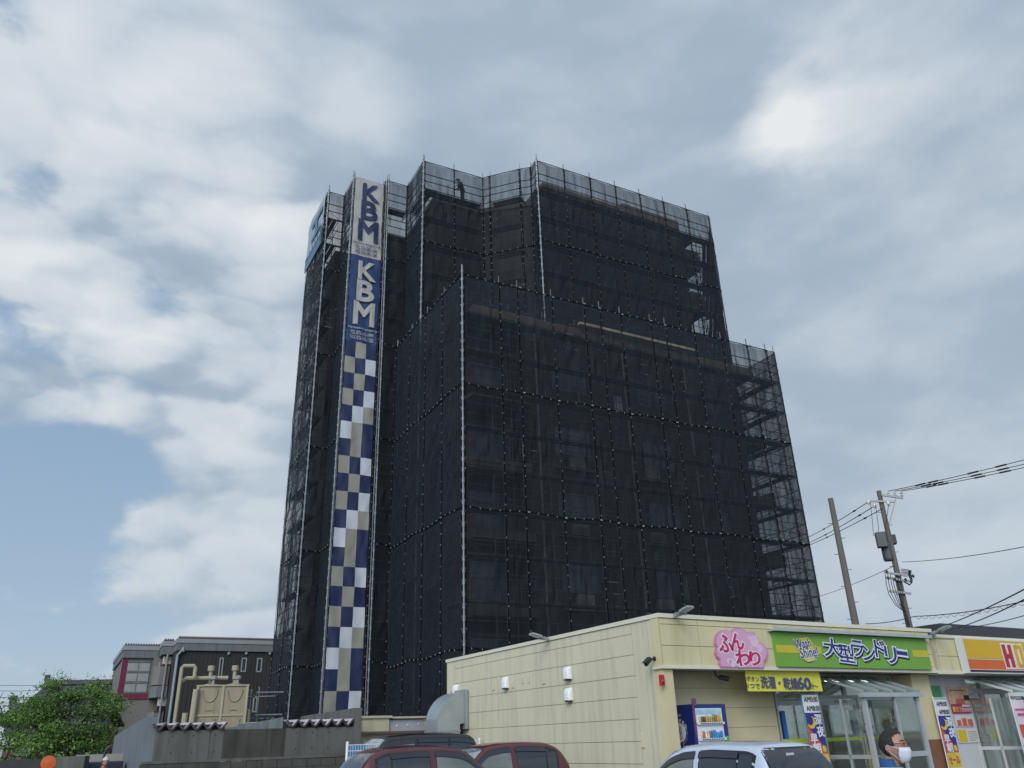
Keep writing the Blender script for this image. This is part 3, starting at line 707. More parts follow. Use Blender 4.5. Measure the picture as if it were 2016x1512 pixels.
mb = MB(); mb.box(FS, sg+0.05, s_end, BT_-0.012, BT_-0.008, zl-0.045, zl+0.045); mb.build('lime_stripe', m_lime, ls)
m_wl = mat('white lettering', (0.8, 0.8, 0.8), 0.6, var=0)
mb = MB()
q0 = S(1751, 1413); put_text(mb, '24H', FS, BT_-0.012, q0[0]-0.02, q0[0]+0.5, q0[1]-0.1, q0[1]+0.12, offset=0.01)
q0 = S(1754, 1428); put_text(mb, 'OPEN', FS, BT_-0.012, q0[0]-0.02, q0[0]+0.55, q0[1]-0.07, q0[1]+0.09, offset=0.01)
mb.build('door_lettering', m_wl, ls)
mb = MB()
for k in range(3):
    c = S(1712+k*11, 1437); cc = FS.p(c[0], BT_-0.012, c[1])
    mb.lathe(cc, [(0.10, 0), (0.12, 0), (0.12, 0.004), (0.10, 0.004)], 16, -FS.v)
    for a_ in range(4):
        an = a_*pi/4+0.3; dv = FS.u*cos(an)+V((0, 0, sin(an))); mb.bar(cc-dv*0.10, cc+dv*0.10, 0.012)
mb.build('card_marks', m_wl, ls)
# badge on the door
m_ty = mat('sign ochre', (0.50, 0.42, 0.03), 0.5, var=0.08); m_navy = mat('sign navy', (0.012, 0.03, 0.17), 0.5, var=0.05)
m_sw = mat('sign white', (0.72, 0.74, 0.76), 0.4, var=0.03); m_dk = mat('sign dark', (0.012, 0.012, 0.02), 0.5, var=0)
def disc(mb, F, s, t, z, r, th=0.004, n=28): mb.lathe(F.p(s, t, z), [(0, 0), (r, 0), (r, th), (0, th)], n, -F.v)
def badge(parent, F, s, t, z, r):
    mb = MB(); disc(mb, F, s+r*.05, t, z-r*0.04, r*1.0); mb.build('badge_shade', m_dk, parent)
    mb = MB(); disc(mb, F, s, t-0.005, z, r); mb.build('badge_disc', m_ty, parent)
    for off, m_, dd, nm in ((0.055, m_sw, 0.009, 'lettering_outline'), (0.012, m_navy, 0.013, 'lettering')):
        mb = MB()
        put_text(mb, 'Wash', F, t-dd, s-r*1.45, s+r*0.55, z+r*0.12, z+r*0.85, 0.10, off)
        put_text(mb, 'Shine!', F, t-dd-0.0005, s-r*0.95, s+r*1.25, z-r*0.62, z+r*0.2, 0.10, off)
        put_text(mb, '&', F, t-dd-0.001, s-r*0.12, s+r*0.12, z+r*0.05, z+r*0.25, 0.1, off*0.5)
        mb.build(nm, m_, parent)
    mb = MB(); put_text(mb, 'Coin Laundry', F, t-0.011, s-r*0.25, s+r*0.95, z-r*0.95, z-r*0.68, 0.10, 0.01); mb.build('small_lettering', m_sw, parent)
q0 = S(1687, 1430, BT_); badge(ls, FS, q0[0], BT_+0.02, q0[1], 0.17)
# round washing drum poster and an orange basket behind the glass
mb = MB(); mb.lathe(FS.p(S(1655, 1470, 2.2)[0], 2.2, 1.05), [(0.02, 0), (0.24, 0.02), (0.30, 0.3), (0.30, 0.42), (0.27, 0.42), (0.24, 0.06), (0, 0.05)], 18)
tag(mb.build('laundry_basket', mat('orange plastic', (0.6, 0.14, 0.02), 0.4), smooth=True), 'orange laundry basket standing behind the glass doors', 'basket')
mb = MB(); mb.box(FS, S(1655, 1470, 2.2)[0]-0.5, S(1655, 1470, 2.2)[0]+0.5, 1.9, 2.5, 0.15, 1.02)
tag(mb.build('folding_table', mat('table dark', (0.05, 0.05, 0.05), 0.5), bevel=0.02), 'dark folding table inside the laundry under the orange basket', 'table')
q0 = S(1545, 1427, BT_-0.01)
mb = MB(); mb.box(FS, q0[0]-0.06, q0[0]+0.06, BT_-0.02, BT_-0.008, q0[1]-0.33, q0[1]+0.33)
o = tag(mb.build('sticker', mat('blue sticker', (0.02, 0.12, 0.42), 0.5)), 'narrow blue vertical sticker on the laundry window edge', 'sticker')
q0 = FS.on(1570, 1432, 1.6); a = thing('dispenser', 'beige wall machine seen through the left laundry window', 'dispenser', FS.p(q0[0], 1.7, q0[1]-0.3))
mb = MB(); mb.box(FS, q0[0]-0.35, q0[0]+0.35, 1.6, 1.85, 0.15, q0[1]+0.33); mb.build('cabinet', mat('dispenser cream', (0.5, 0.45, 0.36), 0.5), a)
mb = MB(); mb.box(FS, q0[0]-0.25, q0[0]-0.02, 1.58, 1.6, q0[1]-0.2, q0[1]+0.15); mb.box(FS, q0[0]+0.03, q0[0]+0.25, 1.58, 1.6, q0[1]-0.2, q0[1]+0.15); mb.build('screen', m_black, a)
# pier between the two shops
mb = MB(); mb.box(FS, 9.25, 10.05, 0.36, BT_+0.2, 1.32, ZB-0.002); mb.build('end_pier', m_pier, ls)
mb = MB(); mb.box(FS, 9.245, 10.055, 0.352, BT_+0.2, 0, 1.318); mb.build('pier_base', m_brown, ls)
# --- neighbour
Z2 = ZTOP-0.14
bs = thing('takeaway_shop', 'cream takeaway shop with lower roof beside the coin laundry', 'shop', FS.p(14, 3, 0))
mb = MB(); mb.box(FS, 10.26, 24, 0.05, 0.3, ZB+0.06, Z2-0.09); mb.build('fascia_core', m_seam, bs)
mb = MB()
zr2 = [ZB+0.075, fz[1]-0.03, fz[0]-0.03, Z2-0.09]; ss2 = [10.25, 11.85, 15.2, 18.5, 24]
for c in range(4):
    for r in range(3): mb.box(FS, ss2[c]+g, ss2[c+1]-g, 0.015, 0.05, zr2[r]+(g if r else 0), zr2[r+1]-g)
mb.build('fascia', m_cream, bs)
mb = MB(); mb.box(FS, 10.2, 24, -0.015, 0.2, Z2-0.088, Z2); mb.box(FS, 10.2, 10.3, 0.2, 9, Z2-0.088, Z2); mb.build('coping', m_cop, bs)
mb = MB(); mb.box(FS, 10.22, 10.4, 1.4, 9, 0, Z2-0.09); mb.box(FS, 10.22, 10.4, 0.06, 1.4, ZB+0.08, Z2-0.09); mb.build('side_wall', m_creamw, bs)
mb = MB(); mb.box(FS, 9.98, 24, -0.02, 0.33, ZB-0.02, ZB+0.072); mb.build('fascia_trim', m_cop, bs)
mb = MB(); mb.prism(FS, [(FS.on(1853, 1236, 3.2)[0], 3.2), (24, 3.2), (24, 9), (FS.on(1853, 1236, 3.2)[0], 9)], Z2-0.3, FS.on(1930, 1232, 3.2)[1]); mb.build('roof_screen', mat('dark roof', (0.045, 0.045, 0.05), 0.5, var=0.1), bs)
mb = MB(); mb.box(FS, 10.06, 10.28, -0.03, 0.1, Z2-0.05, Z2+0.02); mb.build('gap_flashing', m_galv, bs)
mb = MB(); mb.box(FS, 10.0, 24, 0.33, BT_+0.3, ZB-0.02, ZB+0.05); mb.build('soffit', m_soff, bs)
mb = MB(); mb.box(FS, 10.06, 24, 0.3, BT_+4, 0.004, 0.15); mb.build('shop_floor', mat('shop floor tile', (0.36, 0.34, 0.30), 0.5), bs)
mb = MB(); mb.box(FS, 10.06, 24, BT_+2.5, BT_+2.6, 0, ZB); mb.build('back_wall', mat('kitchen wall', (0.22, 0.17, 0.11), 0.7, var=0.3, scale=2), bs)
B2 = BT_-0.1
sA = FS.on(1838, 1400, B2)[0]; sB = FS.on(1857, 1360, B2)[0]; sC = FS.on(1905, 1370, B2)[0]
m_pan = mat('white door panel', (0.56, 0.57, 0.58), 0.5, var=0.04)
mb = MB(); mb.box(FS, 10.06, sC-0.02, B2, B2+0.08, 0.15, ZB-0.02)
mb.build('panel_wall', m_pan, bs)
mb = MB()
for s_ in (sB-0.02, sC-0.06): mb.box(FS, s_-0.03, s_+0.03, B2-0.02, B2-0.001, 0.15, ZB-0.03)
mb.box(FS, 10.06, sC, B2-0.015, B2-0.001, 1.2, 1.26); mb.build('panel_frame', m_frame2, bs)
sD = sC+0.75; zt2 = FS.on(1920, 1360, B2)[1]
pane_set(bs, FS, B2, sC, sD, 0.15, zt2, 'window', m_frame2, fw=0.07)
pane_set(bs, FS, B2, sC, sD, zt2+0.004, ZB-0.03, 'transom_window', m_frame2)
pane_set(bs, FS, B2, sD+0.004, sD+2.2, zt2+0.004, ZB-0.03, 'transom_window', m_frame2)
pane_set(bs, FS, B2-0.02, sD+0.004, sD+1.15, 0.15, zt2, 'door', m_frame2, fw=0.1)
pane_set(bs, FS, B2, sD+1.16, sD+2.3, 0.15, zt2, 'window', m_frame2, fw=0.07)
pane_set(bs, FS, B2, sD+2.31, sD+6.3, 0.15, ZB-0.03, 'window', m_frame2, fw=0.07)
# shelves seen in the takeaway
for k, z in enumerate((0.8, 1.25, 1.7)):
    mb = MB(); mb.box(FS, sC, sC+3.6, BT_+1.9, BT_+2.3, z, z+0.04); mb.build('shelf', m_brown, bs)
m_pal = [mat('packet '+n, c, 0.6, var=0.1) for n, c in (('red', (0.4, 0.04, 0.03)), ('yellow', (0.5, 0.36, 0.05)), ('green', (0.08, 0.25, 0.06)), ('white', (0.6, 0.6, 0.56)), ('brown', (0.2, 0.08, 0.03)))]
rr = random.Random(4)
for z in (0.84, 1.29, 1.74):
    s_ = sC+0.1
    while s_ < sC+2.4:
        w_ = rr.uniform(0.12, 0.25); mb = MB(); mb.box(FS, s_, s_+w_, BT_+1.95, BT_+2.2, z, z+rr.uniform(0.12, 0.3))
        tag(mb.build('food_packet', rr.choice(m_pal), bevel=0.02), 'small food packet on a shelf seen dimly through the takeaway window', 'packet', 'packets on the takeaway shelves'); s_ += w_+rr.uniform(0.02, 0.2)

# ---------------------------------------------------------------- glass porches
def porch(s0, s1, front, label, mf, zt=None):
    zt = zt or ZB-0.06; zf = zt-0.48; a = thing('glass_porch', label, 'porch', FS.p((s0+s1)/2, front, 0.15))
    for s_ in (s0, s1): mb = MB(); mb.box(FS, s_-0.05, s_+0.05, front, front+0.1, 0.15, zf-0.11); mb.build('post', mf, a)
    mb = MB(); mb.box(FS, s0-0.16, s1+0.16, front-0.1, front+0.06, zf-0.11, zf-0.004); mb.build('gutter', mf, a)
    mb = MB(); n_ = 4
    for k in range(n_+1):
        s_ = s0-0.08+(s1-s0+0.16)*k/n_
        mb.bar(FS.p(s_, front-0.04, zf+0.03), FS.p(s_, BT_-0.08, zt+0.02), 0.055, 0.06)
    mb.build('rafter', mf, a)
    p0 = [FS.p(s0-0.08, front-0.02, zf+0.02), FS.p(s1+0.08, front-0.02, zf+0.02), FS.p(s1+0.08, BT_-0.08, zt+0.01), FS.p(s0-0.08, BT_-0.08, zt+0.01)]
    mb = MB(); mb.poly(p0, (FS.v*-0.3+V((0, 0, 1))), 0.01); mb.build('roof_glass', glass_mat('roof glass %d' % len(WL), (0.30, 0.38, 0.34), 0.45), a)
    for s_, nm in ((s0, 'side_glass'), (s1, 'side_glass')):
        mb = MB()
        for t_ in (front+0.1, (front+BT_)/2, BT_-0.07): mb.box(FS, s_-0.025, s_+0.025, t_-0.025, t_+0.025, 0.15, zf-0.115)
        mb.box(FS, s_-0.025, s_+0.025, front+0.13, BT_-0.1, 0.15, 0.22); mb.box(FS, s_-0.025, s_+0.025, front+0.13, BT_-0.1, 0.97, 1.06)
        f_ = mb.build('side_frame', mf, a)
        mb = MB(); mb.box(FS, s_-0.006, s_+0.006, front+0.1, BT_-0.06, 0.17, zf-0.12); mb.build('pane', m_glass, f_)
    # front glazing on the right half of the porch
    sm = s0+(s1-s0)*0.56
    mb = MB(); mb.box(FS, sm-0.03, sm+0.03, front+0.02, front+0.08, 0.15, zf-0.115); mb.box(FS, sm+0.03, s1-0.05, front+0.02, front+0.08, 0.97, 1.09)
    f_ = mb.build('front_frame', mf, a)
    mb = MB(); mb.box(FS, sm, s1-0.04, front+0.045, front+0.055, 0.16, zf-0.12); mb.build('pane', m_glass, f_)
    return a
pf = -0.55
porch(FS.on(1712, 1420, pf)[0], FS.on(1817, 1420, pf)[0], pf, 'silver framed glass porch with sloping roof at the laundry door', m_frame)
porch(FS.on(2004, 1400, -0.5)[0], FS.on(2004, 1400, -0.5)[0]+2.6, -0.5, 'white framed glass porch at the takeaway door, cut by the frame edge', m_frame2)

# ---------------------------------------------------------------- signs
# pink cloud sign
m_pk = mat('sign pink', (0.62, 0.33, 0.47), 0.5, var=0.05, scale=1.5); m_pk2 = mat('sign pink rim', (0.48, 0.20, 0.34), 0.5, var=0.05); m_mag = mat('sign magenta', (0.50, 0.012, 0.10), 0.5, var=0.05)
m_pk3 = mat('sign pale pink', (0.70, 0.48, 0.60), 0.5, var=0.05)
cl = [(768, 612), (757, 575), (762, 540), (735, 515), (723, 480), (726, 450), (735, 430), (720, 395), (722, 345), (735, 310), (765, 283), (800, 274), (835, 278), (862, 295), (880, 268), (915, 255), (950, 258), (980, 270), (1003, 298),
      (1035, 288), (1065, 295), (1090, 318), (1103, 345), (1106, 375), (1140, 392), (1170, 420), (1188, 455), (1192, 495), (1180, 535), (1160, 560), (1162, 600), (1155, 620)]
cl = [FS.on(1250+x/4.555, 1180+y/4.555, -0.06) for x, y in cl]
cs = sum(p[0] for p in cl)/len(cl); cz = sum(p[1] for p in cl)/len(cl)
mb = MB(); mb.poly([FS.p(a, -0.06, b) for a, b in cl][::-1], -FS.v, 0.055); cg = mb.build('shop_sign', m_pk2); tag(cg, 'pink cloud-shaped sign with magenta lettering on the fascia', 'sign')
mb = MB(); mb.poly([FS.p(cs+(a-cs)*.955, -0.066, cz+(b-cz)*.95) for a, b in cl][::-1], -FS.v, 0.005); mb.build('face', m_pk, cg)
def ctext(mb, t, off, dd):
    for ch_, x0, y0, x1, y1 in (('ふ', 762, 322, 862, 470), ('ん', 866, 310, 962, 445), ('わ', 915, 462, 1018, 592), ('り', 1040, 470, 1115, 588)):
        a = FS.on(1250+x0/4.555, 1180+y1/4.555, -0.07); b = FS.on(1250+x1/4.555, 1180+y0/4.555, -0.07)
        put_text(mb, ch_, FS, t-dd, a[0], b[0], a[1], b[1], 0.04, off)
mb = MB(); ctext(mb, -0.07, 0.085, 0.0); mb.build('lettering_outline', m_sw, cg)
mb = MB(); ctext(mb, -0.07, 0.035, 0.004); mb.build('lettering', m_mag, cg)
for x, y, r in ((1070, 375, .14), (1122, 440, .09), (1022, 345, .05), (875, 570, .10), (845, 555, .07), (900, 520, .05), (1045, 435, .035), (1090, 330, .04)):
    c = FS.on(1250+x/4.555, 1180+y/4.555, -0.07); mb = MB(); mb.lathe(FS.p(c[0], -0.0665, c[1]), [(r*.86, 0), (r, 0), (r, .003), (r*.86, .003)], 18, -FS.v); mb.lathe(FS.p(c[0]-r*.35, -0.0665, c[1]+r*.3), [(0, 0), (r*.2, 0), (r*.2, .003), (0, .003)], 10, -FS.v); mb.build('bubble', m_pk3, cg)
# green shop sign
m_grn = mat('sign green', (0.16, 0.33, 0.045), 0.5, var=0.06, scale=1.2)
tl = FS.on(1523, 1243, -0.1); br = FS.on(1823, 1323, -0.1)
g0, g1 = tl[0], 9.62; gz0, gz1 = ZB+0.08, FS.on(1523, 1241, -0.1)[1]-0.03
mb = MB(); mb.box(FS, g0, g1, -0.1, -0.002, gz0, gz1); gs = mb.build('shop_sign', m_grn); tag(gs, 'long green laundry sign with navy and white lettering', 'sign')
zy0 = gz0+(gz1-gz0)*.40; zy1 = gz0+(gz1-gz0)*.62
for a_, b_ in ((g0, g0+1.62), (g1-0.72, g1)): mb = MB(); mb.box(FS, a_, b_, -0.105, -0.1005, zy0, zy1); mb.build('ochre_band', m_ty, gs)
mb = MB(); mb.box(FS, g0-0.12, g1+0.14, -0.24, 0.0, gz1+0.01, gz1+0.05); mb.box(FS, g0-0.12, g1+0.14, -0.24, -0.2, gz1+0.05, gz1+0.09); mb.build('light_bar', m_frame, gs)
bc = FS.on(1588, 1279, -0.1); badge(gs, FS, bc[0], -0.107, bc[1], 0.30)
def gtext(mb, off, dd, dx=0.0, dz=0.0):
    for ch_, x0, y0, x1, y1, rot in (('大', 490, 285, 690, 545, 0.0), ('型', 712, 372, 882, 622, -0.0), ('ラ', 898, 312, 1012, 535, 0.0), ('ン', 1058, 392, 1190, 600, 0.0), ('ド', 1238, 312, 1332, 552, 0.0), ('リ', 1392, 402, 1500, 635, 0.0), ('ー', 1540, 470, 1680, 515, 0.0)):
        a = FS.on(1560+x0/7.4667, 1220+y1/7.4667, -0.11); b = FS.on(1560+x1/7.4667, 1220+y0/7.4667, -0.11)
        put_text(mb, ch_, FS, -0.107-dd, a[0]+dx, b[0]+dx, a[1]+dz, b[1]+dz, -0.07, off)
mb = MB(); gtext(mb, 0.085, 0.0, 0.025, -0.035); mb.build('lettering_shadow', m_dk, gs)
mb = MB(); gtext(mb, 0.068, 0.004); mb.build('lettering_outline', m_sw, gs)
mb = MB(); gtext(mb, 0.014, 0.008); mb.build('lettering', m_navy, gs)
# yellow and orange takeaway sign
h0 = FS.on(1899, 1290, -0.2)[0]; hz0 = FS.on(1921, 1323, -0.2)[1]; hz1 = FS.on(1903, 1258, -0.2)[1]; hz1 = max(hz1, hz0+0.85)
m_sy = mat('sign yellow', (0.62, 0.36, 0.005), 0.35, var=0.05, scale=1.5); m_so = mat('sign orange', (0.60, 0.11, 0.008), 0.35, var=0.05, scale=1.5); m_sr = mat('sign red', (0.42, 0.01, 0.03), 0.4, var=0.05)
hs = thing('shop_sign', 'yellow and orange takeaway sign box cut by the right frame edge', 'sign', FS.p(h0+3, -0.1, hz0))
hh = hz1-hz0
mb = MB(); mb.box(FS, h0, h0+7, -0.2, -0.01, hz0-0.03, hz1+0.03); mb.build('cabinet', m_frame2, hs)
mb = MB(); mb.box(FS, h0+0.09, h0+7, -0.206, -0.2005, hz0+hh*.42, hz1); mb.build('yellow_face', m_sy, hs)
mb = MB(); mb.box(FS, h0+0.09, h0+7, -0.206, -0.2005, hz0+hh*.085, hz0+hh*.385); mb.build('orange_face', m_so, hs)
mb = MB(); mb.box(FS, h0+0.09, h0+7, -0.206, -0.2005, hz0, hz0+hh*.07); mb.build('dark_face', mat('sign dark red', (0.05, 0.008, 0.012), 0.4), hs)
mb = MB(); mb.box(FS, h0+0.09, h0+7, -0.207, -0.2008, hz0+hh*.387, hz0+hh*.40); mb.box(FS, h0+0.09, h0+7, -0.207, -0.2008, hz0+hh*.07, hz0+hh*.084); mb.build('white_line', m_sw, hs)
mb = MB(); mb.box(FS, h0+0.09, h0+7, -0.2065, -0.2007, hz0+hh*.401, hz0+hh*.419); mb.build('green_line', m_grn, hs)
hl = FS.on(1976, 1290, -0.21)[0]
def letterH(mb, m, d):
    for s_ in (hl, hl+0.30): mb.box(FS, s_-m, s_+0.19+m, -0.212-d, -0.207, hz0+hh*.16-m, hz0+hh*.88+m)
    mb.box(FS, hl+0.15, hl+0.32, -0.212-d, -0.207, hz0+hh*.44-m, hz0+hh*.58+m)
def letter_o(mb, m, d):
    for s_ in (hl+0.60, hl+0.88): mb.box(FS, s_-m, s_+0.18+m, -0.212-d, -0.207, hz0+hh*.16-m, hz0+hh*.88+m)
    for z_ in (.16, .76): mb.box(FS, hl+0.74, hl+0.90, -0.212-d, -0.207, hz0+hh*z_-m, hz0+hh*(z_+.12)+m)
mb = MB(); letterH(mb, 0.04, 0.0); letter_o(mb, 0.04, 0.0005); mb.build('letter_outline', m_sw, hs)
mb = MB(); letterH(mb, 0.0, 0.004); mb.build('red_letter', m_sr, hs)
mb = MB(); letter_o(mb, 0.0, 0.0045); mb.build('yellow_letter', m_sy, hs)
# yellow hanging banner
m_yb = mat('banner yellow', (0.66, 0.62, 0.07), 0.7, var=0.06, scale=2); m_sl = mat('slate lettering', (0.07, 0.075, 0.14), 0.7, var=0)
a0 = FS.on(1467, 1325, 0.12); a1 = FS.on(1614, 1328, 0.12); zb_ = FS.on(1471, 1361, 0.12)[1]
yw = lambda s, z: 0.015*nz3(s*2, z*2, 4)
mb = MB(); mb.grid(lambda i, j: FS.p(a0[0]+(a1[0]-a0[0])*i/24, 0.12+yw(a0[0]+(a1[0]-a0[0])*i/24, zb_+(ZB-zb_)*j/6), zb_+(ZB-zb_)*j/6), 24, 6)
yb = mb.build('banner', m_yb, smooth=True); tag(yb, 'yellow cloth banner with slate lettering hanging under the laundry fascia', 'banner')
mb = MB()
def yt(b, x0, y0, x1, y1, off=0.02):
    p = FS.on(1250+x0/4.555, 1180+y1/4.555, 0.1); q = FS.on(1250+x1/4.555, 1180+y0/4.555, 0.1)
    put_text(mb, b, FS, 0.1, p[0], q[0], p[1], q[1], -0.035, off, fn=lambda s, z: FS.p(s, 0.102+yw(s, z), z))
yt('ボタン', 1005, 692, 1110, 735); yt('1つで', 1015, 755, 1118, 800); yt('洗濯・乾燥', 1140, 700, 1452, 802, 0.035); yt('60', 1468, 705, 1565, 805, 0.045); yt('分〜', 1580, 755, 1640, 803)
mb.build('lettering', m_sl, yb)
# nobori flags
m_nv = mat('flag navy', (0.035, 0.03, 0.20), 0.7, var=0.08); m_nr = mat('flag red', (0.52, 0.08, 0.06), 0.7, var=0.08); m_ny = mat('flag yellow', (0.62, 0.45, 0.05), 0.7, var=0.06); m_nw = mat('flag white', (0.66, 0.67, 0.68), 0.7, var=0.04)
m_teal = mat('flag pole teal', (0.03, 0.25, 0.27), 0.4, var=0); m_fb = mat('flag ink', (0.02, 0.02, 0.02), 0.7, var=0)
def nobori(x, y, t, label, pole_m, lean=0.0):
    s0, ztop = FS.on(x, y, t); W, H = 0.58, 1.75
    fr = lambda s, z: FS.p(s0+s-(ztop-z)*lean, t-0.01+0.03*nz3(s*2+x, z*1.5, 1), z)
    a = thing('banner_flag', label, 'banner flag', FS.p(s0, t, 0), 'upright banner flags by the shop doors')
    mb = MB(); mb.tube([FS.p(s0-0.03-ztop*lean, t, 0), FS.p(s0-0.03, t, ztop+0.08)], 0.014, 6); mb.tube([FS.p(s0-0.03, t, ztop+0.03), FS.p(s0+W, t, ztop+0.02)], 0.009, 5); mb.build('pole', pole_m, a)
    mb = MB(); mb.box(FS, s0-0.25-ztop*lean, s0+0.2-ztop*lean, t-0.2, t+0.2, 0, 0.12); mb.build('base', m_white, a)
    mb = MB(); mb.grid(lambda i, j: fr(W*i/6, ztop-0.02-0.42*(1-j/4)), 6, 4); mb.build('white_top', m_nw, a, smooth=True)
    z1 = ztop-0.44; z2 = ztop-1.38
    # navy field above a diagonal, red below it
    def zc(s): return z1-0.28-0.62*(s/W)
    mb = MB(); mb.grid(lambda i, j: fr(W*i/10, zc(W*i/10)+(z1-zc(W*i/10))*j/5), 10, 5); mb.build('navy_field', m_nv, a, smooth=True)
    mb = MB(); mb.grid(lambda i, j: fr(W*i/10, z2+(zc(W*i/10)-z2)*j/5), 10, 5); mb.build('red_field', m_nr, a, smooth=True)
    mb = MB(); mb.grid(lambda i, j: fr(W*i/6, ztop-H+(z2-ztop+H)*j/4), 6, 4); mb.build('yellow_foot', m_ny, a, smooth=True)
    f2 = lambda s, z: fr(s, z)-FS.v*0.012
    mb = MB(); put_text(mb, 'AM0:00', FS, 0, .05, .53, ztop-.19, ztop-.07, 0, .02, fn=f2); put_text(mb, 'AM8:00', FS, 0, .08, .55, ztop-.40, ztop-.28, 0, .02, fn=f2); mb.build('hours', m_fb, a)
    mb = MB()
    for c_, x0, x1, za, zb2 in (('深', .29, .55, .48, .72), ('夜', .31, .57, .75, .99), ('早', .04, .28, .93, 1.13), ('朝', .07, .33, 1.14, 1.36)): put_text(mb, c_, FS, 0, x0, x1, ztop-zb2, ztop-za, 0, .035, fn=f2)
    mb.build('lettering', m_nw, a)
    mb = MB(); put_text(mb, 'セール', FS, 0, .05, .52, ztop-1.66, ztop-1.46, 0, .03, fn=f2); mb.build('sale_lettering', m_nr, a)
    cx, cz_ = .15, ztop-.66; pts = [(cx+.15*cos(radians(d)), cz_+.15*sin(radians(d))) for d in range(-150, 61, 15)]+[(cx-.035+.115*cos(radians(d)), cz_+.045+.115*sin(radians(d))) for d in range(55, -146, -20)]
    mb = MB(); mb.poly([f2(p, q) for p, q in pts], -FS.v, 0.003); mb.build('moon', m_ny, a)
    cx, cz_ = .46, ztop-1.27; pts = [(cx+(.09 if k % 2 else .06)*cos(k*pi/10), cz_+(.09 if k % 2 else .06)*sin(k*pi/10)) for k in range(20)]
    mb = MB(); mb.poly([f2(p, q) for p, q in pts], -FS.v, 0.003); mb.build('sun_mark', m_ny, a)
nobori(1578, 1366, 0.25, 'navy, red and yellow upright flag on a teal pole by the laundry window', m_teal, 0.0)
nobori(1838, 1376, 0.25, 'navy, red and yellow upright flag with white pole between the two shops', m_white, 0.0)
# pink flag at the frame edge
s0, z0_ = FS.on(1990, 1378, -0.75); a = thing('banner_flag', 'pale pink upright flag at the right frame edge by the takeaway', 'banner flag', FS.p(s0, -0.75, 0), 'upright banner flags by the shop doors')
mb = MB(); mb.tube([FS.p(s0-0.03, -0.75, 0), FS.p(s0-0.03, -0.75, z0_+0.08)], 0.014, 6); mb.build('pole', m_white, a)
mb = MB(); mb.box(FS, s0-0.25, s0+0.2, -0.95, -0.55, 0, 0.12); mb.build('base', m_white, a)
fr = lambda s, z: FS.p(s0+s, -0.76+0.03*nz3(s*2, z*1.5, 7), z)
mb = MB(); mb.grid(lambda i, j: fr(.58*i/6, z0_-1.75+1.75*j/12), 6, 12); mb.build('cloth', mat('flag pale pink', (0.66, 0.56, 0.60), 0.7), a, smooth=True)
mb = MB()
for k in range(2): put_text(mb, 'からあげ' if False else '\u3000', FS, 0, .05, .5, z0_-.2, z0_-.1) if False else None
mb.grid(lambda i, j: fr(.06+.46*i/6, z0_-.98+.34*j/4)-FS.v*.012, 6, 4); mb.build('food_picture', m_nr, a)
mb = MB(); mb.grid(lambda i, j: fr(.02+.54*i/6, z0_-1.72+.3*j/4)-FS.v*.012, 6, 4); mb.build('yellow_foot', m_ny, a)
mb = MB(); mb.grid(lambda i, j: fr(.05+.46*i/6, z0_-.28+.05*j)-FS.v*.012, 6, 1); mb.grid(lambda i, j: fr(.1+.44*i/6, z0_-.42+.07*j)-FS.v*.012, 6, 1); mb.build('lettering', mat('flag pink ink', (0.55, 0.08, 0.2), 0.7), a)
# posters on the takeaway panels
PT = B2-0.022
def poster(x0, y0, x1, y1, m_, label, deco=()):
    p = FS.on(x0, y1, PT); q = FS.on(x1, y0, PT)
    mb = MB(); mb.box(FS, p[0], q[0], PT-0.006, PT, p[1], q[1]); o = mb.build('poster', m_); tag(o, label, 'poster')
    for k, (a, b, c, d, mm) in enumerate(deco):
        mb = MB(); mb.box(FS, p[0]+(q[0]-p[0])*a, p[0]+(q[0]-p[0])*c, PT-0.0095-0.0008*k, PT-0.0062, p[1]+(q[1]-p[1])*b, p[1]+(q[1]-p[1])*d); mb.build('print', mm, o)
    return o, p, q
m_pg = mat('poster green', (0.07, 0.30, 0.10), 0.5, var=0.5, scale=9); m_pf = mat('poster food', (0.58, 0.36, 0.22), 0.5, var=0.5, scale=8); m_pm = mat('poster magenta', (0.42, 0.02, 0.13), 0.5, var=0.1)
m_pw = mat('poster white', (0.66, 0.64, 0.60), 0.5, var=0.05); m_pr = mat('poster red photo', (0.45, 0.10, 0.08), 0.5, var=0.8, scale=10); m_py = mat('poster yellow', (0.62, 0.45, 0.03), 0.5)
m_gry = mat('grey print', (0.22, 0.22, 0.26), 0.6, var=0.3)
poster(1832, 1350, 1850, 1373, m_pg, 'small green poster high on the narrow left pane of the takeaway')
poster(1870, 1352, 1903, 1386, m_pf, 'tan food picture poster, topmost on the white takeaway panel', [(.3, .0, .7, .3, m_pr), (.72, .2, .98, .5, m_black), (.1, .75, .9, .8, m_brown)])
o, p, q = poster(1876, 1386, 1910, 1405, m_pm, 'magenta poster strip with yellow and white lettering on the takeaway panel', [(.55, .7, .95, .95, m_pw)])
mb = MB(); put_text(mb, '働き方', FS, PT-0.01, p[0]+.03, p[0]+(q[0]-p[0])*.5, p[1]+.05, p[1]+.2, 0, .03); mb.build('lettering', m_py, o)
mb = MB(); put_text(mb, '自由自在', FS, PT-0.01, p[0]+(q[0]-p[0])*.52, q[0]-.03, p[1]+.05, p[1]+.16, 0, .02); mb.build('lettering', m_pw, o)
poster(1883, 1408, 1914, 1431, m_pw, 'white poster with red clothed group photo under the magenta strip', [(.08, .05, .3, .6, m_pr), (.36, .05, .6, .75, m_pr), (.66, .05, .92, .65, m_pr)])
poster(1889, 1434, 1923, 1463, m_pw, 'lowest white notice with a yellow column on the takeaway panel', [(.03, .06, .42, .94, m_py), (.5, .75, .9, .8, m_gry), (.5, .6, .95, .64, m_gry), (.5, .45, .9, .49, m_gry), (.5, .3, .95, .34, m_gry), (.5, .15, .85, .19, m_gry)])
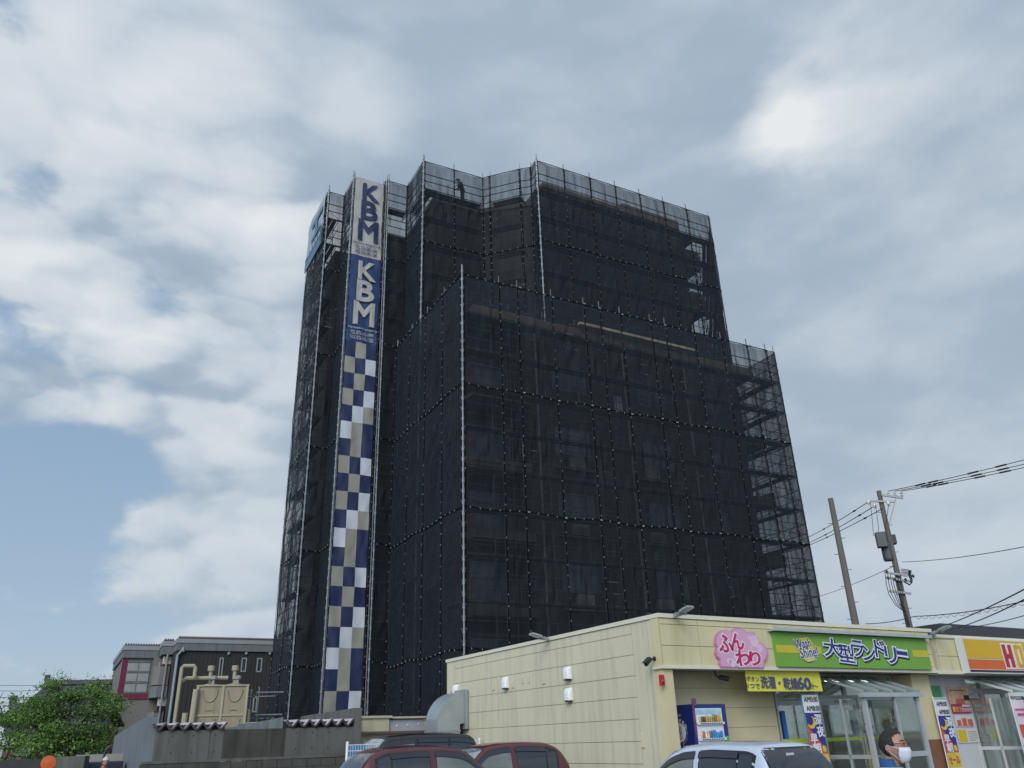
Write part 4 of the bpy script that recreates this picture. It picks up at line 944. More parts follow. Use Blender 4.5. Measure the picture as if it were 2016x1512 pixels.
q0 = FS.on(1945, 1425, B2-.02); mb = MB(); mb.poly([FS.p(q0[0]+a, B2-.01, q0[1]+b) for a, b in ((-.17, -.28), (.17, -.28), (.15, .1), (.1, .2), (.02, .12), (-.05, .22), (-.13, .12))], -FS.v, .006)
tag(mb.build('sticker', mat('sticker pale', (0.5, 0.54, 0.48), 0.5)), 'pale cut-out sticker on the takeaway window', 'sticker')

# ---------------------------------------------------------------- fittings on the laundry
def floodlight(p, d, label):
    """p: mount point on the wall top, d: outward direction"""
    a = thing('floodlight', label, 'floodlight', p, 'floodlights on the roof edge'); d = V(d).normalized(); sd = d.cross(V((0, 0, 1))).normalized(); up = V((0, 0, 1))
    mb = MB(); q = p+d*0.22+up*0.02; mb.bar(p-d*0.02, q, 0.07, 0.07); mb.bar(q-sd*0.16, q+sd*0.16, 0.05); mb.build('bracket', m_lamp, a)
    ax = (d+up*0.28).normalized(); c0 = q+up*0.02; n = ax.cross(sd).normalized()
    if n.z < 0: n = -n
    mb = MB()
    prof = [(0, .08, .03), (.08, .10, .042), (.23, .115, .034), (.36, .11, .018)]
    for k in range(3):
        (x0, w0, h0_), (x1, w1, h1_) = prof[k], prof[k+1]
        A = c0+ax*x0; B = c0+ax*x1
        mb.hexa([A-sd*w0-n*.03, A+sd*w0-n*.03, B+sd*w1-n*.03, B-sd*w1-n*.03, A-sd*w0*.8+n*h0_, A+sd*w0*.8+n*h0_, B+sd*w1*.8+n*h1_, B-sd*w1*.8+n*h1_])
    mb.build('housing', m_lamp, a)
    mb = MB(); A = c0+ax*.10-n*.033; B = c0+ax*.345-n*.033; mb.hexa([A-sd*.08-n*.008, A+sd*.08-n*.008, B+sd*.09-n*.008, B-sd*.09-n*.008, A-sd*.08, A+sd*.08, B+sd*.09, B-sd*.09]); mb.build('lens', m_lens, a)
floodlight(FS.p(-0.04, 4.65, ZTOP-0.06), -FS.u, 'grey floodlight on the edge of the long side wall')
floodlight(FS.p(0.45, -0.04, ZTOP-0.05), -FS.v, 'grey floodlight above the fascia near the building corner')
floodlight(FS.p(10.1, -0.04, ZTOP-0.12), -FS.v, 'grey floodlight at the gap between the two shop roofs')
def camera_thing(p, d, label, hang=False):
    a = thing('security_camera', label, 'security camera', p, 'security cameras'); d = V(d).normalized(); up = V((0, 0, 1))
    if hang:
        mb = MB(); mb.lathe(p, [(0, 0), (.05, 0), (.05, -.03), (0, -.03)][::-1], 12); mb.tube([p, p-up*.12, p-up*.17+d*.07], .02, 6); c = p-up*.17+d*.07
    else:
        o = d
        mb = MB(); mb.lathe(p, [(0, 0), (.06, 0), (.055, .03), (0, .035)], 12, d); c = p+d*.14-up*.01; mb.tube([p, c], .024, 6)
        d = (d*.8-FS.v*.25-up*.28).normalized()
    mb.build('bracket', m_black, a)
    ax = (d-up*.25).normalized(); mb = MB(); mb.lathe(c+ax*.0, [(0.0, 0), (.05, .01), (.055, .22), (.045, .24), (0, .235)], 12, ax); mb.build('body', m_black, a)
    mb = MB(); s_ = ax.cross(up).normalized(); n = s_.cross(ax); mb.bar(c+n*.06+ax*.02, c+n*.06+ax*.29, .11, .012); mb.build('sunshade', m_black, a)
camera_thing(FS.p(-0.005, FS.onS(1290, 1297, 0)[0], FS.onS(1290, 1297, 0)[1]), -FS.u, 'dark security camera on the side wall beneath the roof corner')
camera_thing(FS.p(FS.on(1408, 1325, 0.45)[0], 0.45, ZB+0.03), FS.u*.8-FS.v*.5, 'dark security camera hanging under the fascia', True)
q0 = FS.on(1299, 1338, 0.05); a = thing('alarm_box', 'red alarm lamp box high on the cream pier', 'alarm box', FS.p(q0[0]+.02, .03, q0[1]-.2))
mb = MB(); mb.box(FS, q0[0]-.035, q0[0]+.075, -.03, .048, q0[1]-.13, q0[1]+.10); mb.build('case', mat('alarm red', (0.42, 0.012, 0.01), 0.3, var=0.1), a, bevel=.012)
mb = MB(); mb.ball(FS.p(q0[0]+.02, -.03, q0[1]-.05), .035, .025, .05); mb.build('lens', mat('alarm lens', (0.25, 0.004, 0.004), 0.1), a)
def hood(x, y, label):
    t_, z = FS.onS(x, y, 0); a = thing('vent_hood', label, 'vent hood', FS.p(0, t_, z-.22), 'white vent hoods on the side wall')
    sec = [(0, .17), (-.08, .165), (-.13, .12), (-.145, .035), (-.145, -.14), (0, -.155)]
    mb = MB(); prof = [V((p[0], p[1])) for p in sec]
    def ring(tt, k): return [FS.p(p.x*k, tt, z+p.y*(.97 if k < 1 else 1)) for p in prof]
    rs = [ring(t_-.13, .55), ring(t_-.11, .9), ring(t_-.07, 1), ring(t_+.07, 1), ring(t_+.11, .9), ring(t_+.13, .55)]
    vs = [p for r in rs for p in r]; n = 6; fs = [(i*n+j, (i+1)*n+j, (i+1)*n+(j+1) % n, i*n+(j+1) % n) for i in range(5) for j in range(n)]+[tuple(range(n)), tuple(reversed(range(5*n, 6*n)))]
    mb._add(vs, fs); mb.build('cover', m_white, a, smooth=False, bevel=.02)
    mb = MB(); mb.box(FS, -.125, -.01, t_-.10, t_+.10, z-.17, z-.145); mb.build('grille', m_black, a)
hood(1121, 1326, 'white vent hood on the side wall, upper one of the stacked pair')
hood(1123, 1368, 'white vent hood on the side wall, lower one of the stacked pair')
hood(998, 1345, 'lone white vent hood midway along the side wall')
hood(900, 1359, 'white vent hood just above the curved metal duct')
for i, (x, y, w_, h_) in enumerate(((972, 1352, .1, .2), (1010, 1347, .1, .2), (1030, 1338, .07, .2), (1042, 1337, .07, .2), (1071, 1339, .12, .2), (1266, 1458, .1, .3))):
    t_, z = FS.onS(x, y, 0); mb = MB(); mb.box(FS, -.03, .001, t_-w_/2, t_+w_/2, z-h_/2, z+h_/2)
    tag(mb.build('wall_plate', m_creamw, bevel=.008), ['small cream cover plate left of the lone vent hood', 'small cream cover plate just right of the lone vent hood', 'narrow cream cover plate, left of the close pair', 'narrow cream cover plate, right of the close pair', 'wide cream cover plate left of the stacked vent hoods', 'small cream cover plate low beside the corner trim'][i], 'cover plate', 'cover plates on the side wall')
# curved duct
DT0, DT1 = FS.onS(921, 1400, -0.0)[0], FS.onS(880, 1400, -.3)[0]
DT0 = 9.6; DT1 = 10.5; zt_ = 3.12
a = thing('air_duct', 'big galvanised elbow duct bending down from the side wall', 'duct', FS.p(-.6, 10, 0))
mb = MB(); pr = []
R1 = 0.95
for k in range(11):
    an = pi/2*k/10; pr.append((-.12-R1*sin(an), zt_-R1+R1*cos(an)))
pr += [(-.12-R1, .3)]; inn_ = [(-.30, .3), (-.30, zt_-R1), (-.12, zt_-R1+.02)]
mb.poly([FS.p(s_, DT0, z) for s_, z in pr+inn_], -FS.v, DT1-DT0)
mb.build('elbow', m_galv, a)
mb = MB(); mb.box(FS, -.14, -.05, DT0-.07, DT1+.07, zt_-R1-.15, zt_+.06); mb.box(FS, -.055, .0, DT0-.04, DT1+.04, zt_-R1-.1, zt_+.03); mb.build('flange', m_lamp, a)
mb = MB(); mb.box(FS, -.12-R1-.03, -.29, DT0-.03, DT1+.03, zt_-R1-.22, zt_-R1-.17); mb.build('joint_band', m_lamp, a)
# vending machine
vt = FS.on(1360, 1385, 0.1)
m_vb = mat('vending blue', (0.010, 0.022, 0.14), 0.3, var=0.1, coat=.3); m_vd = mat('vending dark blue', (0.007, 0.012, 0.075), 0.35, var=0.05)
VF = 0.12
v0 = FS.on(1364, 1420, VF)[0]; v1 = FS.on(1430, 1410, VF)[0]; vz1 = FS.on(1395, 1386, VF)[1]; vz0 = .3
vm = thing('vending_machine', 'dark blue drinks vending machine in the recess beside the cream pier', 'vending machine', FS.p((v0+v1)/2, .5, .15))
mb = MB(); mb.box(FS, v0, v1, VF, VF+.72, vz0, vz1); mb.box(FS, v0+.05, v1-.05, VF+.05, VF+.68, .15, vz0); mb.build('cabinet', m_vb, vm)
wl, wr_ = v0+(v1-v0)*.09, v0+(v1-v0)*.86; wz1 = vz1-.09; wz0 = vz1-1.12
mb = MB(); mb.box(FS, wl, wr_, VF-.012, VF-.002, wz0, wz1); mb.build('display_back', m_sw, vm)
mb = MB(); mb.box(FS, wl+.02, wr_-.02, VF-.016, VF-.0125, wz1-.13, wz1-.02); mb.build('header_picture', mat('pale blue print', (0.35, 0.52, 0.62), 0.4, var=.3, scale=6), vm)
cc = [(.45, .28, .06), (.12, .25, .08), (.4, .08, .03), (.5, .1, .05), (.05, .12, .4), (.55, .5, .4), (.08, .05, .05), (.3, .12, .05), (.02, .2, .5), (.5, .35, .3)]
m_can = [mat('can colour %s' % 'abcdefghij'[i], c, .3, var=.5, scale=14, detail=2) for i, c in enumerate(cc)]
rr = random.Random(2)
for r in range(3):
    zb2 = wz1-.29-.33*r
    for k in range(10):
        s_ = wl+.06+(wr_-wl-.12)*(k+.5)/10; h_ = rr.choice((.12, .15, .165))
        mb = MB(); mb.lathe(FS.p(s_, VF-.035, zb2), [(0, 0), (.027, 0), (.028, .01), (.028, h_*.8), (.018, h_*.93), (.018, h_), (0, h_)], 9)
        mb.build('drink', m_can[rr.choice([0, 1, 6, 7, 0] if r == 0 else ([2, 3, 5, 7, 9] if k < 5 else [4, 8, 5, 4]) if r == 1 else [2, 9, 6, 5, 3])], vm, smooth=True)
    mb = MB(); mb.box(FS, wl, wr_, VF-.07, VF-.013, zb2-.05, zb2-.004); mb.build('shelf', m_sw, vm)
    mb = MB()
    for k in range(10):
        s_ = wl+.06+(wr_-wl-.12)*(k+.5)/10; mb.box(FS, s_-.024, s_+.024, VF-.074, VF-.0705, zb2-.04, zb2-.016)
    mb.build('button_row', m_black, vm)
mb = MB(); mb.box(FS, wr_+.02, v1-.02, VF-.012, VF-.002, vz1-.82, vz1-.68); mb.build('bill_slot', mat('slot green', (.05, .45, .1), .4), vm)
mb = MB(); mb.box(FS, v0+.06, v1-.1, VF-.03, VF-.002, .45, .75); mb.build('tray', m_black, vm)
mb = MB(); disc(mb, FS, v1-.08, VF-.002, vz1-.98, .045); mb.build('coin_slot', m_lens, vm)
mb = MB(); mb.box(FS, v0-.02, v0+.12, VF-.05, VF-.04, vz1-.02, vz1+.12); mb.box(FS, v0-.01, v0+.055, VF-.05, VF-.04, vz1-.68, vz1-.02); mb.build('topper', mat('topper plum', (.12, .05, .10), .5, var=.6, scale=14), vm)
# left flank emblem: ring, bust and lettering
def flank(t_, z): return FS.p(v0-.004, t_, z)
ec = (VF+.47, vz1-.58)
mb = MB(); mb.lathe(FS.p(v0-.001, *ec), [(.17, 0), (.20, 0), (.20, .004), (.17, .004)], 28, -FS.u)
pts = [(-.02, .13), (-.09, .11), (-.125, .05), (-.12, -.03), (-.15, -.08), (-.06, -.13), (.05, -.15), (.12, -.11), (.05, -.08), (.035, -.03), (.07, -.02), (.065, .02), (.085, .035), (.06, .06), (.065, .10), (.03, .13)]
mb.poly([FS.p(v0-.005, ec[0]-x, ec[1]+y) for x, y in pts], -FS.u, .004)
def side_text(mb, b, t0, t1, z0, z1, off=.02): put_text(mb, b, FS, 0, 0, 1, 0, 1, 0, off, fn=lambda s, z: FS.p(v0-.004, t1+(t0-t1)*s, z0+(z1-z0)*z))
for i, c_ in enumerate('COFFEE'):
    an = radians(150-24*i); t_ = ec[0]-.25*cos(an); z_ = ec[1]+.25*sin(an)
    side_text(mb, c_, t_-.032, t_+.032, z_-.035, z_+.035)
for i, c_ in enumerate('BOSS COFFEE'):
    if c_ == ' ': continue
    an = radians(22-9.5*i); t_ = ec[0]-.245*cos(an); z_ = ec[1]+.245*sin(an); side_text(mb, c_, t_-.012, t_+.012, z_-.016, z_+.016, .0)
side_text(mb, 'BOSS', ec[0]-.25, ec[0]+.27, ec[1]-.46, ec[1]-.27, .0); side_text(mb, 'SUNTORY', ec[0]-.11, ec[0]+.16, ec[1]+.34, ec[1]+.385, .0)
mb.build('emblem', m_sw, vm)
# ================================================================== left side: grey building, tanks, walls, houses, tree
def Zp(x, y): return (200+x/5.04, 1220+y/5.04)
FG = Frame((-23.7, 57.3), 28.7)
m_gc = mat('grey cladding', (0.175, 0.162, 0.148), 0.8, var=0.1, scale=1.2, streak=0.15); m_gd = mat('dark ribbed cladding', (0.026, 0.023, 0.021), 0.7, var=0.12, scale=1.0, streak=0.12)
m_gp = mat('grey parapet', (0.135, 0.15, 0.152), 0.7, var=0.1, streak=0.3); m_gpl = mat('light flashing', (0.25, 0.26, 0.26), 0.5, var=0.08); m_red = mat('crimson trim', (0.135, 0.007, 0.026), 0.5, var=0.1)
m_fro = mat('frosted glass', (0.27, 0.27, 0.255), 0.25, var=0.2, scale=3); m_corr = mat('corrugated roof', (0.09, 0.055, 0.05), 0.6, var=0.2); m_conc = mat('concrete', (0.115, 0.112, 0.10), 0.85, var=0.15, scale=1.2, streak=0.4, bump=0.2, bscale=14, dirt=((0.05, 0.047, 0.04), 0.55, (1, 1, 0.5), 0.56))
m_concl = mat('pale concrete', (0.15, 0.165, 0.18), 0.8, var=0.12, scale=1.5, streak=0.35, bump=0.15, bscale=20)
gb = thing('office_building', 'grey and dark brown building with crimson stripes and corrugated roof edge', 'building', FG.p(0, 5, 0))
TA, TB = 4.7, 2.5
sA0 = FG.on(*Zp(205, 380), TA)[0]; sA1 = FG.on(*Zp(560, 380), TA)[0]; sB0 = FG.on(*Zp(600, 345), TB)[0]; sBal = FG.on(*Zp(540, 760), TB)[0]; sC1 = 12.0
zA = FG.on(*Zp(240, 255), TA)[1]; zAp = FG.on(*Zp(225, 378), TA)[1]; zB = FG.on(*Zp(620, 210), TB)[1]; zBp = FG.on(*Zp(610, 345), TB)[1]; zC = FG.on(*Zp(780, 185), 0)[1]; zCp = FG.on(*Zp(800, 305), 0)[1]
mb = MB(); mb.box(FG, sA0+.12, sB0+.6, TA+.1, TA+12, 0, zAp); mb.build('stair_wall', m_gc, gb)
mb = MB(); mb.box(FG, 0, sC1, 0.05, 14, 0, zCp); mb.build('main_wall', m_gd, gb)
mb = MB(); mb.box(FG, sBal-.3, 0, TA-.2, TA+8, 0, zBp); mb.build('recess_wall', m_gc, gb)
mb = MB(); 
for k in range(44): mb.box(FG, .1+k*.27, .16+k*.27, .02, .06, 0, zCp)
mb.build('wall_rib', m_gd, gb)
def parapet(s0, s1, t, zb, zt, dep):
    mb = MB(); zm = zb+(zt-zb)*.62; mb.box(FG, s0, s1, t-.12, t+dep, zb, zm); o = mb.build('parapet', m_gp, gb)
    mb = MB(); mb.box(FG, s0-.05, s1+.03, t-.17, t+dep+.05, zm, zt); mb.build('flashing', m_gpl, o)
    mb = MB(); n = int((s1-s0)/.16)
    for k in range(n):
        s_ = s0+(s1-s0)*k/n; d = (s1-s0)/n
        mb.poly([FG.p(s_, t-.2, zt), FG.p(s_+d*.2, t-.2, zt+.02), FG.p(s_+d*.45, t-.2, zt+.15), FG.p(s_+d*.7, t-.2, zt+.15), FG.p(s_+d, t-.2, zt+.01)], -FG.v, dep)
    mb.build('corrugated_roof', m_corr, o)
parapet(sA0, sA1, TA, zAp, zA, 11); parapet(sB0, -.05, TB, zBp, zB, 5); parapet(-.05, sC1, 0, zCp, zC, 12)
# crimson trims and frosted stair window
sr = FG.on(*Zp(235, 400), TA)[0]; z1_ = FG.on(*Zp(480, 755), TA)
mb = MB(); mb.box(FG, sr-.18, sr+.2, TA+.03, TA+.1, 0, zAp); mb.build('red_stripe', m_red, gb)
mb = MB(); mb.box(FG, sA0+.11, sr-.20, TA+.05, TA+.12, 0, zAp); mb.build('corner_trim', m_gpl, gb)
mb = MB(); mb.box(FG, sr+.2, z1_[0], TA+.02, TA+.1, z1_[1]-.22, z1_[1]+.18); mb.build('red_band', m_red, gb)
w0 = FG.on(*Zp(262, 395), TA); w1 = FG.on(*Zp(495, 395), TA); wz = FG.on(*Zp(340, 735), TA)[1]; w0s = w0[0]+.02
mb = MB(); mb.box(FG, w0s, w1[0], TA+.05, TA+.1, wz, w0[1])
for k in range(4): 
    z_ = wz+(w0[1]-wz)*(k+.0)/3.25; mb.box(FG, w0s, w1[0], TA+.02, TA+.06, z_, z_+.09)
o = mb.build('window', m_gp, gb)
mb = MB()
for r in range(3):
    for c in range(2):
        a = w0s+(w1[0]-w0s)*c/2; z_ = wz+(w0[1]-wz)*r/3.25
        mb.box(FG, a+.04, a+(w1[0]-w0s)/2-.04, TA+.03, TA+.055, z_+.13, z_+(w0[1]-wz)/3.25-.06)
mb.build('pane', m_fro, o)
# two recessed balconies
bz = [FG.on(*Zp(600, 770), TB)[1], FG.on(*Zp(600, 770), TB)[1]-3.05]
for i, z in enumerate(bz):
    mb = MB(); mb.prism(FG, [(sBal-.35, TB+.7), (sBal, TB), (-.06, TB), (-.06, TA-.21), (sBal-.35, TA-.21)], z, z+.75); mb.build('balcony_slab', m_gp, gb)
    mb = MB(); mb.prism(FG, [(sBal-.32, TA-.21), (sBal-.32, TB+.7), (sBal+.02, TB+.03), (-.08, TB+.03), (-.08, TB+.15), (sBal+.06, TB+.15), (sBal-.2, TB+.75), (sBal-.2, TA-.21)], z+.83, z+2.1); mb.build('balcony_parapet', m_gc, gb)
    mb = MB(); mb.box(FG, sBal, -.06, TB-.02, TB+.16, z+.755, z+.82); mb.box(FG, sBal, -.06, TB-.02, TB+.16, z+2.105, z+2.17); mb.build('red_rail', m_red, gb)
mb = MB(); mb.tube([FG.p(-.35, TB-.1, 0), FG.p(-.35, TB-.1, zBp)], .06, 6); mb.tube([FG.p(-.75, TB+.3, bz[0]+1), FG.p(-.75, TB+.3, zBp-.5)], .06, 6); mb.build('drainpipe', m_gpl, gb)
dp = FG.on(*Zp(795, 330), -.12); mb = MB(); mb.tube([FG.p(dp[0]+.1, -.14, zC-.9), FG.p(dp[0]+.1, -.14, zCp+.15), FG.p(dp[0]-.25, -.14, zCp-.35), FG.p(dp[0]-.25, -.14, 0)], .09, 7); mb.build('drainpipe', mat('pale pipe', (.26, .29, .30), .5), gb)
for x0, y0, x1, y1 in ((1150, 376, 1215, 590), (1378, 378, 1445, 518), (1532, 380, 1598, 520), (1492, 765, 1550, 920)):
    a = FG.on(*Zp(x0, y1), 0); b = FG.on(*Zp(x1, y0), 0); window(gb, FG, 0.05, a[0], b[0], a[1], b[1], mf=m_gpl, mp=mat('dark pane', (.03, .045, .05), .1, var=.3, scale=1), mull=0, fw=.08, proud=.06)
for x in (1262, 1435, 1668):
    a = FG.on(*Zp(x, 335), 0); mb = MB(); mb.lathe(FG.p(a[0], .0, a[1]), [(0, 0), (.11, 0), (.09, .1), (0, .12)], 10, -FG.v); mb.build('vent_cap', m_gpl, gb)
q = FG.on(*Zp(585, 805), TB+.3); ac_unit(FG, q[0]+.25, TB+.5, q[1]-.38, 'small air conditioner hung under the grey balcony slab, fan facing out', None, .85, .66)
q = FG.on(*Zp(640, 395), TB+.5); ac_unit(FG, q[0]+.2, TB+.7, q[1]-.35, 'upper air conditioner under the corrugated roof of the grey building', None, .8, .55)
q = FG.on(*Zp(600, 870), TB-.05)
mb = MB(); cl_ = [(-.35, -1.85), (-.33, -.6), (-.25, .05), (-.1, .25), (.05, .3), (.3, .2), (.34, -.4), (.32, -1.85), (.08, -1.85), (.02, -.75), (-.06, -1.85)]
mb.poly([FG.p(q[0]+a, TB+.25, q[1]+b) for a, b in cl_], -FG.v, .12); tag(mb.build('laundry_clothes', mat('dark cloth', (.008, .008, .014), .9), bevel=.03), 'dark trousers hung to dry on the lower grey balcony', 'clothes')
# water tanks
FK = Frame(atD(365, 1400, 33.5), 17)
m_frp = mat('cream tank panel', (0.27, 0.225, 0.145), 0.5, var=0.12, scale=1.2, streak=0.22, dirt=((0.15, 0.11, 0.06), 1.2, (2, 2, 0.3), 0.56)); m_frpl = mat('cream pipe', (0.34, 0.295, 0.20), 0.45, var=0.06)
k0 = FK.on(*Zp(960, 660), 0)[0]; k1 = FK.on(*Zp(1210, 670), 0)[0]; k2 = FK.on(*Zp(1450, 660), 0)[0]; kz = FK.on(*Zp(1200, 660), 0)[1]; kb = 0.6
wt = thing('water_tank', 'cream panel water tank with rooftop pipes behind the concrete wall', 'water tank', FK.p((k0+k2)/2, 1, 0))
mb = MB(); mb.box(FK, k0, k2, 0, 2.2, kb, kz); mb.box(FK, k0+.1, k2-.1, .1, 2.1, 0, kb); mb.build('tank_body', m_frp, wt)
mb = MB()
for s_ in (k0, k1, k2): mb.box(FK, s_-.045, s_+.045, -.05, -.003, kb, kz)
for t_ in (.05, 1.1, 2.15): mb.box(FK, k0-.05, k0-.003, t_-.045, t_+.045, kb, kz)
mb.box(FK, k0-.06, k2+.06, -.06, 2.25, kz+.002, kz+.05)
for z in (kz-1, kz-2): mb.box(FK, k0, k2, -.04, -.002, z-.03, z+.03); mb.box(FK, k0-.04, k0-.002, 0, 2.2, z-.03, z+.03)
mb.build('flange', m_frpl, wt)
for s0_, s1_ in ((k0, k1), (k1, k2)):
    for z in (kz, kz-1, kz-2):
        c = (s0_+s1_)/2; mb = MB(); pts = [FK.p(c+.26*cos(pi+pi*k/12), -.02, z-.12-.0+.42*sin(pi+pi*k/12)) for k in range(13)]
        mb.tube(pts, .022, 5); mb.bar(FK.p(c-.12, -.02, z-.82), FK.p(c+.12, -.02, z-.82), .03); mb.build('panel_emboss', m_frp, wt)
mb = MB()
pz = kz+.33; mb.tube([FK.p(k0-.7, .3, 0), FK.p(k0-.68, .3, pz+.35), FK.p(k0-.62, .3, pz+.42), FK.p(k0-.25, .3, pz+.42), FK.p(k0-.2, .3, pz+.35), FK.p(k0-.2, .3, pz+.02)], .07, 8)
mb.build('riser_pipe', m_frpl, wt)
mb = MB(); mb.tube([FK.p(k0-.62, .5, pz-.12), FK.p(k0-.5, .5, pz), FK.p(k2-.75, .5, pz)], .07, 8); mb.build('top_pipe', m_frpl, wt)
mb = MB(); mb.tube([FK.p(k0-.35, -.1, 0), FK.p(k0-.33, -.1, kz-.9)], .1, 8); mb.tube([FK.p(k0-.12, -.12, 0), FK.p(k0-.05, -.12, kz-.1)], .11, 8); mb.build('side_pipe', m_frpl, wt)
mb = MB(); mb.tube([FK.p(k2+.12, .2, 0), FK.p(k2+.12, .2, kz-.85), FK.p(k2-.05, .2, kz-.8)], .07, 8); mb.build('side_pipe', m_frpl, wt)
for s_ in ((k0+k1)/2-.05, (k1+k2)/2-.05):
    mb = MB(); mb.lathe(FK.p(s_, .8, kz+.05), [(0, 0), (.34, 0), (.34, .05), (.1, .1), (.1, .3), (0, .3)], 14); mb.build('manhole', m_frpl, wt)
    mb = MB(); mb.lathe(FK.p(s_-.05, .7, kz+.3), [(.07, 0), (.07, .3), (.13, .3), (.13, .48), (0, .5)], 10); mb.build('breather', m_frpl, wt)
    mb = MB(); mb.lathe(FK.p(s_+.1, .3, kz+.05), [(.05, 0), (.05, .2), (.12, .22), (.12, .32), (0, .36)], 10); mb.build('valve', m_gpl, wt)
# low pipe rack between tank and tower
rk = thing('pipe_frame', 'short steel pipe frame standing between water tank and black netting', 'frame', FK.p(k2+1, 2, 0))
r0 = FK.on(*Zp(1490, 690), 2.4); r1 = FK.on(*Zp(1568, 665), 1.6); r2 = FK.on(*Zp(1860, 720), 1.6)
mb = MB(); mb.tube([FK.p(r0[0], 2.4, 0), FK.p(r0[0], 2.4, r0[1])], .03, 6); mb.build('upright', m_pipe, rk)
mb = MB(); mb.tube([FK.p(r1[0], 1.6, 0), FK.p(r1[0], 1.6, r1[1])], .03, 6); mb.build('upright', m_pipe, rk)
for y_ in (722, 945):
    z = FK.on(*Zp(1600, y_), 1.6)[1]
    mb = MB(); mb.tube([FK.p(r1[0]-.1, 1.6, z), FK.p(r2[0]-.2, 1.6, z)], .03, 6); mb.build('cross_rail', m_pipe, rk)
    mb = MB(); mb.tube([FK.p(r0[0]-.3, 2.4, z-.12), FK.p(r2[0]-.5, 2.4, z-.1)], .026, 6); mb.tube([FK.p(r0[0], 2.4, z-.14), FK.p(r1[0], 1.6, z-.05)], .026, 6); mb.build('cross_rail', m_pipe, rk)
# concrete annex with folded metal roof
FC = Frame(atD(288, 1411, 24), 28.8)
cw = thing('concrete_annex', 'weathered concrete walled annex with zigzag folded metal roof', 'annex', FC.p(2.7, 4, 0))
ct = FC.on(290, 1411, 0)[1]; cz0 = FC.on(275, 1500, 0)[1]; cR = FC.on(697, 1410, 0)[0]; zg = FC.on(*Zp(500, 1107), 0)[1]
zs = [FC.on(*Zp(x, 1050), 0)[0] for x in (505, 1240)]; z0_ = FC.on(500+290/4.582, 1430, 0)[0]
m_stain = mat('stained concrete', (0.060, 0.056, 0.047), 0.9, var=0.35, scale=1.6, streak=0.5, bump=0.2, bscale=14, dirt=((0.028, 0.027, 0.022), 1.4, (1.5, 1.5, 0.35), 0.50))
mb = MB(); mb.box(FC, .28, FC.on(413, 1460, 0)[0]-.006, 0, .2, cz0, zg); mb.box(FC, FC.on(413, 1460, 0)[0]+.006, zs[1]-.05, 0, .2, cz0, zg); mb.build('front_wall', m_conc, cw)
mb = MB(); mb.box(FC, zs[1]-.047, z0_-.003, .003, .2, cz0, zg); mb.build('stained_wall', m_stain, cw)
mb = MB(); mb.box(FC, z0_, cR, 0, .2, cz0, zg); mb.build('front_wall', m_conc, cw)
mb = MB()
for x_ in (.7, 1.2, 1.75, 2.3, z0_+.3, z0_+.75, z0_+1.2):
    for z_ in (zg-.13, cz0+.18): mb.lathe(FC.p(x_, .002, z_), [(0, 0), (.022, 0), (.022, .004), (0, .004)], 8, -FC.v)
mb.build('form_tie_hole', m_black, cw)
mb = MB(); mb.poly([FC.p(0, 0, 0), FC.p(0, 11, 0), FC.p(0, 11, ct-.25), FC.p(0, .25, ct), FC.p(0, 0, ct)], -FC.u, .277); mb.build('side_wall', m_concl, cw)
mb = MB(); mb.box(FC, cR, cR+.22, -.03, 6, 0, FC.on(690, 1405, 0)[1]+.15); mb.build('end_wall', m_conc, cw)
mb = MB(); mb.box(FC, .02, cR, -.09, -.002, cz0-.06, cz0); mb.build('ledge', m_conc, cw)
def zigzag(s0, s1, n, zb, hgt, dep):
    mb = MB(); d = (s1-s0)/n
    for k in range(n):
        a = s0+k*d
        prof = [(a, hgt), (a+d*.42, 0.02), (a+d*.58, 0.02), (a+d, hgt)]
        for i in range(3):
            (x0, y0), (x1, y1) = prof[i], prof[i+1]
            mb.hexa([FC.p(x0, -.05, zb+y0), FC.p(x1, -.05, zb+y1), FC.p(x1, dep, zb+y1+.12), FC.p(x0, dep, zb+y0+.12), FC.p(x0, -.05, zb+y0+.02), FC.p(x1, -.05, zb+y1+.02), FC.p(x1, dep, zb+y1+.14), FC.p(x0, dep, zb+y0+.14)])
    o = mb.build('folded_roof', mat('folded metal roof', (.45, .42, .42), .5, var=.15), cw)
    mb = MB()
    for k in range(n):
        a = s0+k*d; prof = [(a, hgt), (a+d*.42, 0.02), (a+d*.58, 0.02), (a+d, hgt)]
        for i in range(3):
            (x0, y0), (x1, y1) = prof[i], prof[i+1]
            mb.bar(FC.p(x0, -.065, zb+y0), FC.p(x1, -.065, zb+y1), .025, .045)
    mb.build('roof_edge', mat('roof edge brown', (.06, .035, .032), .6), o)
    mb = MB(); mb.box(FC, s0, s1, .22, .3, zb-.01, zb+hgt*.8); mb.build('roof_gap', m_black, o)
zs = [FC.on(*Zp(x, 1050), 0)[0] for x in (505, 1240)]; hz_ = FC.on(*Zp(640, 1030), 0)[1]-zg
zigzag(zs[0], zs[1], 6, zg, hz_, 7)
z0_ = FC.on(500+290/4.582, 1430, 0)[0]; zigzag(z0_, cR-.03, 6, zg+.02, hz_, 7)
mb = MB(); mb.hexa([FC.p(zs[1]+.1, 2.5, zg), FC.p(z0_, .4, zg), FC.p(z0_, .5, zg), FC.p(zs[1]+.1, 2.6, zg), FC.p(zs[1]+.1, 2.5, zg+.03), FC.p(z0_, .4, zg+.3), FC.p(z0_, .5, zg+.3), FC.p(zs[1]+.1, 2.6, zg+.03)]); mb.build('roof_verge', m_gp, cw)
mb = MB(); mb.box(FC, z0_+.7, cR-.02, 3.2, 3.4, 0, FC.on(780, 1418, 3.2)[1]+.05); mb.build('rear_wall', m_conc, cw)
